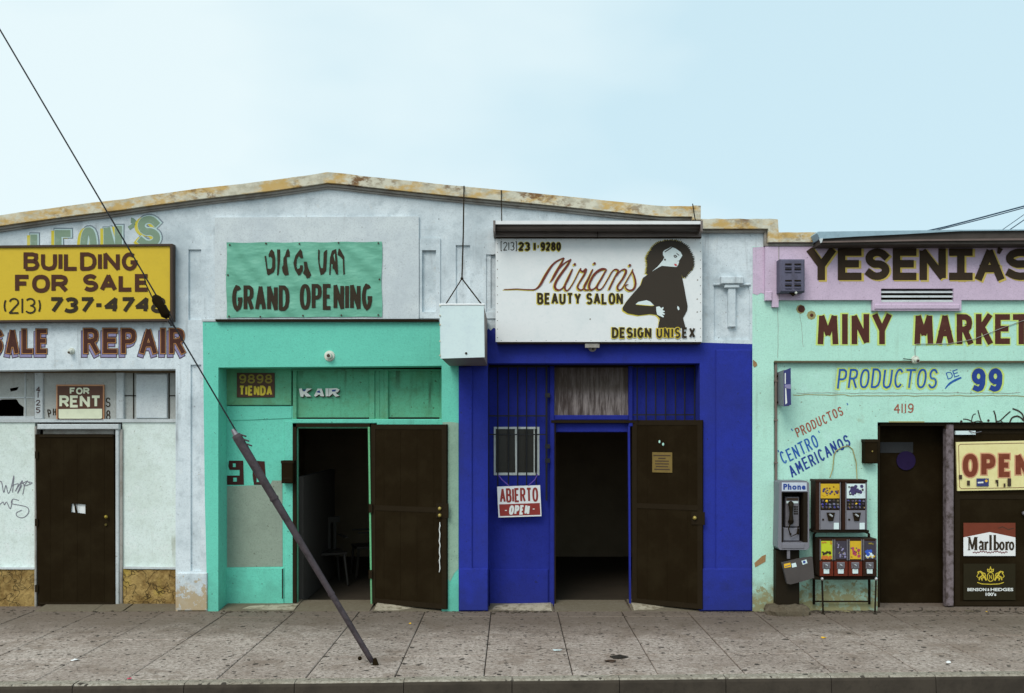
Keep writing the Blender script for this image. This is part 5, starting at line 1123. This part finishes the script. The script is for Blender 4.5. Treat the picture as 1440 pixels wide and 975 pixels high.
for i, (x0, x1, tz, lab) in enumerate(((1147.5, 1183.2, 'toys1', 'upper capsule machine on the left, yellow toy card in its window'), (1184.2, 1219.5, 'toys2', 'upper capsule machine on the right, white and blue toy card in its window'))):
    v = thing('capsule_vending_machine', P((x0+x1)/2, 746, 0), lab, 'vending machine', 'coin vending machines beside the payphone')
    MB().bbox(x0, x1, 677, 746, VF, .19, .006).build('body', 'vend_body', v)
    MB().bbox(x0-.7, x1+.5, 675, 678, VF+.01, .2, .004).build('lid', 'vend_body', v)
    xa, xb = x0+6.5, x1-2.5
    print_card(v, xa, xb, 680.5, 701, VF+.004, 'card_yellow' if i == 0 else 'box_white', [('toy_violet', 5, 1.6, 2.6, .35, .8), ('cig_red', 5, .8, 1.4, .2, .8), ('card_yellow' if i == 0 else 'dark_brown', 5, .7, 1.2, .3, .85)] if i == 0 else [('toy_violet', 4, 3, 5, .4, .7), ('toy_violet', 3, 2, 3, .1, .4), ('dark_fig', 5, .8, 1.6, .2, .8), ('box_white', 3, .8, 1.4, .5, .8)], 11+i)
    MB().pbox(xa, xb, 702, 716.5, VF+.003, .006).build('window', 'glass_dark', v)
    cp = MB(); rnd = random.Random(i)
    for r_ in range(3):
        for c_ in range(5): q = P(xa+2.6+c_*(xb-xa-5)/4+rnd.uniform(-.8, .8), 705+r_*4.5, VF+.003); cp.ball(q, .017, 8, 5)
    cp.build('capsules', 'caps', v, kind='stuff', smooth=True)
    MB().bbox(xa, xb, 718, 745, VF+.012, .012, .003).build('front_plate', 'steel_light', v)
    for x_ in (xa-1.6, xb+.4): MB().pbox(x_, x_+1.3, 679, 745, VF+.014, .014).build('trim', 'steel', v)
    mech(v, (xa+xb)/2+1, 725, 1, VF+.014, True)
    MB().pbox(xb-8, xb-1, 735.5, 744.5, VF+.022, .01).build('chute_flap', 'box_white', v); MB().disc(P(xa+3.5, 731, VF+.015), .012, .006, 8).build('lock', 'dark_frame', v)
for i in range(4):
    x0 = 1152.5+i*20.3; x1 = x0+19.8
    lab = ('lower vending machine nearest the payphone, lime green card', 'second lower vending machine from the payphone, dark card', 'third lower vending machine from the payphone, yellow and pink card', 'lower vending machine nearest the market doorway, white and blue card')[i]
    v = thing('small_vending_machine', P((x0+x1)/2, 811, 0), lab, 'vending machine', 'coin vending machines beside the payphone')
    MB().bbox(x0, x1, 758, 811, VF+.03, .2, .005).build('body', 'vend_body', v)
    MB().bbox(x0+.4, x1-.4, 790, 810.3, VF+.036, .006, .002).build('front_plate', 'vend_red' if i < 3 else 'vend_body', v)
    print_card(v, x0+2.2, x1-1.8, 761, 786.5, VF+.034, ('card_lime', 'dark_slate', 'card_yellow', 'dark_slate')[i],
        ([('card_orange', 9, 1.6, 2.4, .86, .98), ('dark_fig', 8, 1.2, 2.0, .6, .75), ('card_orange', 4, .8, 1.2, .02, .15)], [('lavender', 7, .9, 1.8, .2, .9), ('steel', 3, .8, 1.3, .1, .9), ('strap', 4, .5, .9, .2, .9)],
         [('toy_pink', 6, 1.6, 2.5, .15, .9), ('toy_violet', 3, .8, 1.5, .3, .8), ('cig_red', 3, .6, 1.0, .5, .9)], [('box_white', 6, 2.2, 3.4, .6, .9), ('toy_blue', 3, 2.2, 3.2, .55, .75), ('card_yellow', 4, .9, 1.5, .8, .92), ('gold_dim', 2, 1, 1.6, .08, .2)])[i], 31+i)
    for x_ in (x0+.6, x1-1.5): MB().pbox(x_, x_+1.2, 759, 788, VF+.042, .012).build('trim', 'steel', v)
    MB().bbox(x0+4.5, x1-4.5, 791, 800, VF+.050, .014, .004).build('coin_plate', 'steel', v)
    mech(v, (x0+x1)/2, 795, .62, VF+.050, False)
    MB().pbox(x0+6, x1-6.2, 800.5, 806.8, VF+.048, .012).build('chute_flap', 'box_white', v)

# ---------------------------------------------------------------- signs on the market door
DD = -.118
os_ = thing('open_sign', P(1395, 690, DD), 'large worn cream sign with brown open lettering on the market door', 'sign')
slab('board', 'sign_cream', os_, [(1344.5, 622), (1458, 619.5), (1458, 688.5), (1346.5, 690.5)], DD+.02, .02)
mb = MB(); 
q = [(1348, 627), (1350.5, 625), (1452, 623), (1454, 625), (1454, 684), (1452, 685.5), (1352, 687.5), (1349.5, 685), (1348, 627)]; strip(mb, q, .7, DD+.023); mb.build('border_line', 'open_ink', os_)
pt('OPEN', 1354, 1449, 638.5, 671, 7.3, DD+.0225, 'salmon', os_, gap=.3, ex=3.4); pt('OPEN', 1354, 1449, 638.5, 671, 7.3, DD+.025, 'open_ink', os_, gap=.3)
MB().pbox(1373.5, 1390.5, 673, 684, DD+.033, .004).build('sticker', 'blue_plate', os_); mb = MB(); strip(mb, [(1375, 679), (1383, 678.5)], 2.2, DD+.0345); mb.build('print', 'white_ink', os_)
mb = MB(); dots(mb, [(1387, 676.5)], 2, DD+.0345); mb.build('print', 'litter_yellow', os_)
for x0, x1, y0, y1 in ((1348.5, 1353, 668, 674), (1360, 1364, 676, 683), (1400, 1404, 675, 679), (1411.5, 1414, 680, 685), (1417, 1422, 673, 684), (1402, 1404, 678, 684)): MB().pbox(x0, x1, y0, y1, DD+.033, .002).build('tape_remnant', 'dark_brown', os_)
cs = thing('cigarette_sign', P(1391, 782, DD), 'red and white cigarette sign with black serif lettering on the market door', 'sign')
MB().pbox(1355, 1428, 735.5, 782, DD+.006, .006).build('board', 'cig_red', cs)
slab('panel', 'white_bright', cs, [(1355, 756), (1392, 748.5), (1428, 756), (1428, 782), (1355, 782)], DD+.009, .003)
# slab-serif lettering
mb = MB()
def st2(q, w0, i=[0]): i[0] += 1; strip(mb, q, w0, DD+.0105+.0003*(i[0] % 6))
yb_ = 773.5
def ser(x, y, w0=4): st2([(x-w0/2, y), (x+w0/2, y)], .9)
st2([(1362.7, 755.5), (1362.7, yb_)], 1.8); st2([(1363, 755.5), (1367.3, 772), (1371.5, 755.5)], 2.8); st2([(1372.4, 755.5), (1372.4, yb_)], 3.9); ser(1362.7, yb_); ser(1372.2, yb_, 5); ser(1361.8, 755.8, 3); ser(1373, 755.8, 4)
def small_a(x): st2([(x, 764), (x+2, 762), (x+4.3, 763.5), (x+4.5, yb_)], 2.9); st2(arc(x+2, 770.5, 2, 2.6, -60, -330, 8), 2.0); ser(x+5, yb_, 2)
def small_r(x): st2([(x, 762), (x, yb_)], 3.3); st2([(x, 765), (x+2.5, 762.6), (x+3.6, 764)], 2.3); ser(x, yb_, 4.4); ser(x-.8, 762.5, 2)
def small_l(x): st2([(x, 752.5), (x, yb_)], 3.4); ser(x, yb_, 4.4); ser(x-.8, 753, 2.4)
def small_o(x): st2(arc(x, 768, 2.6, 5, 0, 360, 14), 2.6)
small_a(1377.5); small_r(1386); small_l(1393); small_l(1399); st2(arc(1400.5, 768, 3.6, 5, 100, -100, 8), 2.6); small_o(1409); small_r(1415.5); small_o(1422.6)
mb.build('lettering', 'black_ink', cs)
mb = MB(); strip(mb, [(1368+i*1.2, 776.5+math.sin(i*1.9)*.9+math.sin(i*.4)*.8) for i in range(42)], 1.1, DD+.0105); mb.build('script_line', plain('dark red script', C(110, 50, 56), .6), cs)
mb = MB(); strip(mb, [(1404, 743), (1410, 741), (1418, 745), (1426, 743)], 1, DD+.008); mb.build('scuff', 'dark_brown', cs)
bs = thing('cigarette_sign', P(1391, 843, DD), 'dark cigarette sign with gold crest near the foot of the market door', 'sign')
MB().pbox(1355, 1428, 793, 844, DD+.006, .006).build('board', 'cig_dark', bs)
flat_text('BENSON', 1360.5, 1387, 827, 831.5, DD+.008, 'white_ink', bs, .03); flat_text('&', 1388.5, 1391.5, 827.5, 831.3, DD+.008, 'white_ink', bs, .03); flat_text('HEDGES', 1393, 1425, 827, 831.5, DD+.008, 'white_ink', bs, .03); flat_text("100's", 1386, 1401, 833.5, 838.2, DD+.008, 'white_ink', bs, .03)
mb = MB(); bzz = lambda pts: [(1330+a/3.75, 600+b/3.75) for a, b in pts]
k_ = [0]
def gs(q, w0): k_[0] += 1; strip(mb, bzz(q), w0, DD+.008+.0003*(k_[0] % 8))
gs(arc(236, 793, 17, 24, 0, 360, 16), 1.1); gs([(230, 806), (230, 782), (242, 804), (242, 782)], .7)
gs([(222, 765), (220, 752), (230, 758), (236, 744), (242, 758), (252, 752), (250, 765), (222, 765)], 1.2); gs([(236, 745), (236, 738)], 1.2)
for sgn in (-1, 1):
    X_ = lambda v: 236+sgn*v
    gs([(X_(22), 812), (X_(30), 795), (X_(40), 785), (X_(46), 770), (X_(56), 764)], 2.4); gs([(X_(56), 764), (X_(66), 768), (X_(62), 778)], 1.6); gs([(X_(40), 785), (X_(56), 795), (X_(60), 810)], 1.7); gs([(X_(30), 795), (X_(48), 800), (X_(44), 812)], 1.6); gs([(X_(25), 790), (X_(30), 775), (X_(40), 772)], 1.3); gs([(X_(62), 800), (X_(72), 790), (X_(66), 778)], .9)
gs([(166, 822), (190, 830), (236, 832), (282, 830), (306, 822)], 1.1)
mb.build('crest', 'gold_ink', bs)

# ---------------------------------------------------------------- chair inside
def chair(cx, cy, ry, label):
    c_ = thing('plastic_chair', (cx, cy, 0), label, 'chair', 'chairs in the dim mint shop'); c_.rotation_euler = (0, 0, ry)
    o = Vector((cx, cy, 0)); b = lambda x0, x1, y0, y1, z0, z1: MB().box(cx+x0, cx+x1, cy+y0, cy+y1, z0, z1)
    b(-.22, .22, -.22, .22, .42, .45).build('seat', 'chair', c_)
    for sx_ in (-1, 1):
        for sy in (-1, 1): MB().tube([o+Vector((sx_*.19, sy*.19, .42)), o+Vector((sx_*.23, sy*.23, 0))], [.022, .016], 6).build('leg', 'chair', c_)
    for k in range(5): b(-.18+k*.08, -.14+k*.08, .2, .225, .45, .84).build('back_slat', 'chair', c_)
    b(-.23, .23, .195, .23, .82, .90).build('back_rail', 'chair', c_)
    for sx_ in (-1, 1): b(sx_*.22-.02, sx_*.22+.02, -.2, .2, .64, .66).build('armrest', 'chair', c_)
    return c_
chair(P(462, 0, -2).x, 1.9, R(25), 'dim plastic chair just inside the mint shop doorway on the left'); chair(P(510, 0, -2).x, 2.6, R(-70), 'dim plastic chair deeper in the mint shop behind the door frame')

# ---------------------------------------------------------------- guy wire with its guard
GD = 2.44
gw = thing('guy_wire', P(528, 936, GD), 'steel guy wire with grey pole guard slanting to the pavement', 'guy wire')
pA = P(527, 935.5, GD); pB = P(327, 598, GD); pC = P(0, 42, GD)
dirn = (pC-pB).normalized()
MB().tube([pA, pB, pC, pC+dirn*3.2], .0075, 6).build('cable', 'bar', gw)
g0 = P(523.5, 931, GD); g1 = P(332, 612, GD); gd = (g1-g0)
cyl = MB(); cyl.tube([g0, g0+gd*.03, g0+gd*.3, g0+gd*.55, g0+gd*.8, g0+gd*.985, g1], [.023, .026, .027, .031, .038, .043, .040], 14); cyl.build('guard', 'pole_grey', gw, smooth=True)
side = Vector((0, -1, 0)).cross(gd.normalized()).normalized()
for k in (.3, .72): c_ = g0+gd*k; MB().tube([c_-gd.normalized()*.012, c_+gd.normalized()*.012], .041 if k > .7 else .031, 14).build('band', 'pole_grey', gw)
MB().tube([g1+gd.normalized()*.0, g1+gd.normalized()*.06], [.03, .018], 8).build('clamp', 'steel', gw)
for k in range(3): MB().tube([g1-gd.normalized()*(.02+.05*k)-side*.04, g1-gd.normalized()*(.06+.05*k)-side*.075+Vector((0, -.01, 0))], .008, 6).build('wire_tail', 'pole_grey', gw)
i0 = P(217, 416, GD); i1 = P(236, 447, GD); MB().tube([i0, i0.lerp(i1, .15), i0.lerp(i1, .5), i0.lerp(i1, .85), i1], [.022, .046, .038, .046, .02], 10).build('insulator', 'dark_metal', gw, smooth=True)
off = Vector((.02, -.005, .012)); MB().tube([P(203, 386, GD), P(207, 396, GD)-off, P(224, 424, GD)-off*2], .006, 5).build('loop', 'bar', gw); MB().tube([P(228, 432, GD)+off*1.6, P(240, 452, GD)+off, P(244, 460, GD)], .006, 5).build('loop', 'bar', gw)
MB().tube([P(238, 451, GD), P(242, 458, GD)], .016, 8).build('clamp', 'bar', gw)
MB().tube([pA+Vector((-.005, 0, .06)), pA+Vector((.012, 0, -.01))], [.02, .03], 8).build('anchor_rod', 'dark_metal', gw); MB().ball(P(506, 926, GD+.03), .02, 6, 4).build('bolt', 'dark_metal', gw)

# ---------------------------------------------------------------- overhead cables far right
OD = -7
for q, r_, lab in (([(1290, 328), (1330, 319), (1380, 306), (1440, 290), (1700, 215)], .014, 'upper overhead cable rising to the right above the eave'), ([(1300, 328), (1340, 318.5), (1390, 306), (1440, 292.5), (1700, 222)], .010, 'thin overhead cable close beneath the uppermost one'), ([(1400, 330), (1440, 302), (1500, 262), (1650, 170)], .007, 'steep hair-thin cable at the right edge of the sky'), ([(1410, 330), (1440, 309.5), (1500, 270), (1650, 172)], .010, 'lowest steep cable at the right edge of the sky')):
    MB().tube([P(a, b, OD) for a, b in q], r_, 5).build('overhead_cable', plain('slate cable', (.03, .07, .12), .7), None, label=lab, cat='cable', group='overhead cables behind the market')

# ---------------------------------------------------------------- scraps on the pavement
def scrap(px, py, sx_, sy, mat, lab, cat='scrap', seed=0, name='paper_scrap'):
    d_ = D*(1-263.0/(py-HY)); c_ = P(px, 860, d_); c_.z = .004; rnd = random.Random(seed); n = 9; vs = []
    for k in range(n): a = 2*math.pi*k/n; r_ = rnd.uniform(.7, 1.1); vs.append((c_.x+sx_*r_*math.cos(a), c_.y+sy*r_*math.sin(a), .006+rnd.uniform(0, .012)))
    vs.append((c_.x, c_.y, .016)); vs += [(v[0], v[1], v[2]-.002) for v in vs[:n]]
    MB().add(vs, [(k, (k+1) % n, n) for k in range(n)]+[(k, (k+1) % n, n+1+(k+1) % n, n+1+k) for k in range(n)]+[tuple(range(n+1, 2*n+1))]).build(name, mat, None, label=lab, cat=cat)
scrap(106, 929.5, .042, .03, 'white_bright', 'round white paper scrap on the slab in front of the rental door', seed=1)
scrap(182, 956, .02, .016, 'litter_red', 'tiny red wrapper scrap on the kerb edge', seed=2)
scrap(577, 878, .018, .018, 'litter_yellow', 'tiny yellow scrap in front of the open mint shop door', seed=3)
scrap(1158.5, 898, .028, .024, 'litter_yellow', 'yellow leaf-like scrap on the slab in front of the vending machines', seed=4)
scrap(1334, 933, .022, .03, 'white_bright', 'crumpled white scrap near the kerb below the cigarette signs', seed=5)
scrap(783, 916, .05, .02, 'box_white', 'thin white smear of paper in front of the salon doorway', seed=6)
scrap(1348, 856.0, .05, .03, 'white_bright', 'crumpled white paper at the foot of the market door post', seed=7)
scrap(1387, 861.5, .012, .015, 'litter_yellow', 'tiny orange peel scrap in front of the market door', seed=8)
scrap(1191, 860.8, .06, .03, 'strap', 'pale litter under the vending machine stand', seed=9)
scrap(870, 925, .10, .06, plain('dark spilt stain', (.03, .024, .018), .5), 'larger dark brown sticky stain on the pavement before the salon', 'stain', seed=10, name='sidewalk_stain')
scrap(858, 931, .06, .04, 'dark_brown', 'smaller dark brown sticky stain just left of the larger one', 'stain', seed=11, name='sidewalk_stain')

# dirt and crumbs gathered at the foot of the walls
rnd = random.Random(21); dbm = MB()
def crumbs(x0, x1, n, yy=-.03, spread=.05, big=.02):
    for k in range(n):
        X = rnd.uniform(P(x0, 0).x, P(x1, 0).x); Y = yy-abs(rnd.gauss(0, spread)); r_ = rnd.uniform(.005, big)
        dbm.ball((X, Y, .004), r_, 5, 3, (rnd.uniform(.8, 2.2), rnd.uniform(.7, 1.2), rnd.uniform(.3, .7)))
crumbs(1138, 1236, 90, -.0, .05, .028); crumbs(1236, 1440, 70, .02, .07, .022); crumbs(690, 780, 45, .0, .07, .024); crumbs(300, 415, 35, .0, .06, .02); crumbs(0, 250, 35, .05, .12, .016); crumbs(520, 690, 30, -.01, .05, .016); crumbs(985, 1090, 30, -.03, .03, .016)
dbm.build('dirt_crumbs', plain('dark dirt', (.05, .038, .026), .95, 0, .8, 20, (.16, .13, .10)), None, label='dark dirt and crumbs gathered along the foot of the shopfronts', cat='dirt', kind='stuff')
dbm = MB(); crumbs(1170, 1215, 14, -.0, .04, .03); crumbs(1255, 1330, 9, .02, .04, .02); crumbs(1342, 1380, 9, .03, .03, .03); crumbs(695, 775, 16, .03, .03, .022)
dbm.build('plaster_crumbs', 'footing', None, label='pale plaster crumbs scattered at the wall foot by the market', cat='rubble', kind='stuff')
# mortar fillets where walls and swung doors meet the pavement
for q in ([(688, 864, .02), (700, 861, .05), (740, 858, .08), (776, 852, .1)], [(526, 851, .1), (560, 855, .07), (600, 860, .03), (622, 862, .02)], [(892, 851, .1), (920, 855, .06), (950, 860, .03)], [(320, 861, .02), (360, 860, .05), (412, 855, .06)]):
    mb = MB(); vs = []
    for (a_, b_, h_) in q:
        X = P(a_, 0).x; vs += [(X, .30, .004), (X, .02-h_*.3+noise.noise(Vector((a_*.3, 0, 0)))*.03, .004), (X, .20, .01+h_*.36), (X, .30, .01+h_*.36)]
    fs = []
    for i in range(len(q)-1):
        for k in range(4): fs.append((i*4+k, i*4+(k+1) % 4, (i+1)*4+(k+1) % 4, (i+1)*4+k))
    fs += [(0, 1, 2, 3), tuple(range(len(q)*4-4, len(q)*4))]
    mb.add(vs, fs).build('mortar_fillet', 'fillet', shop)
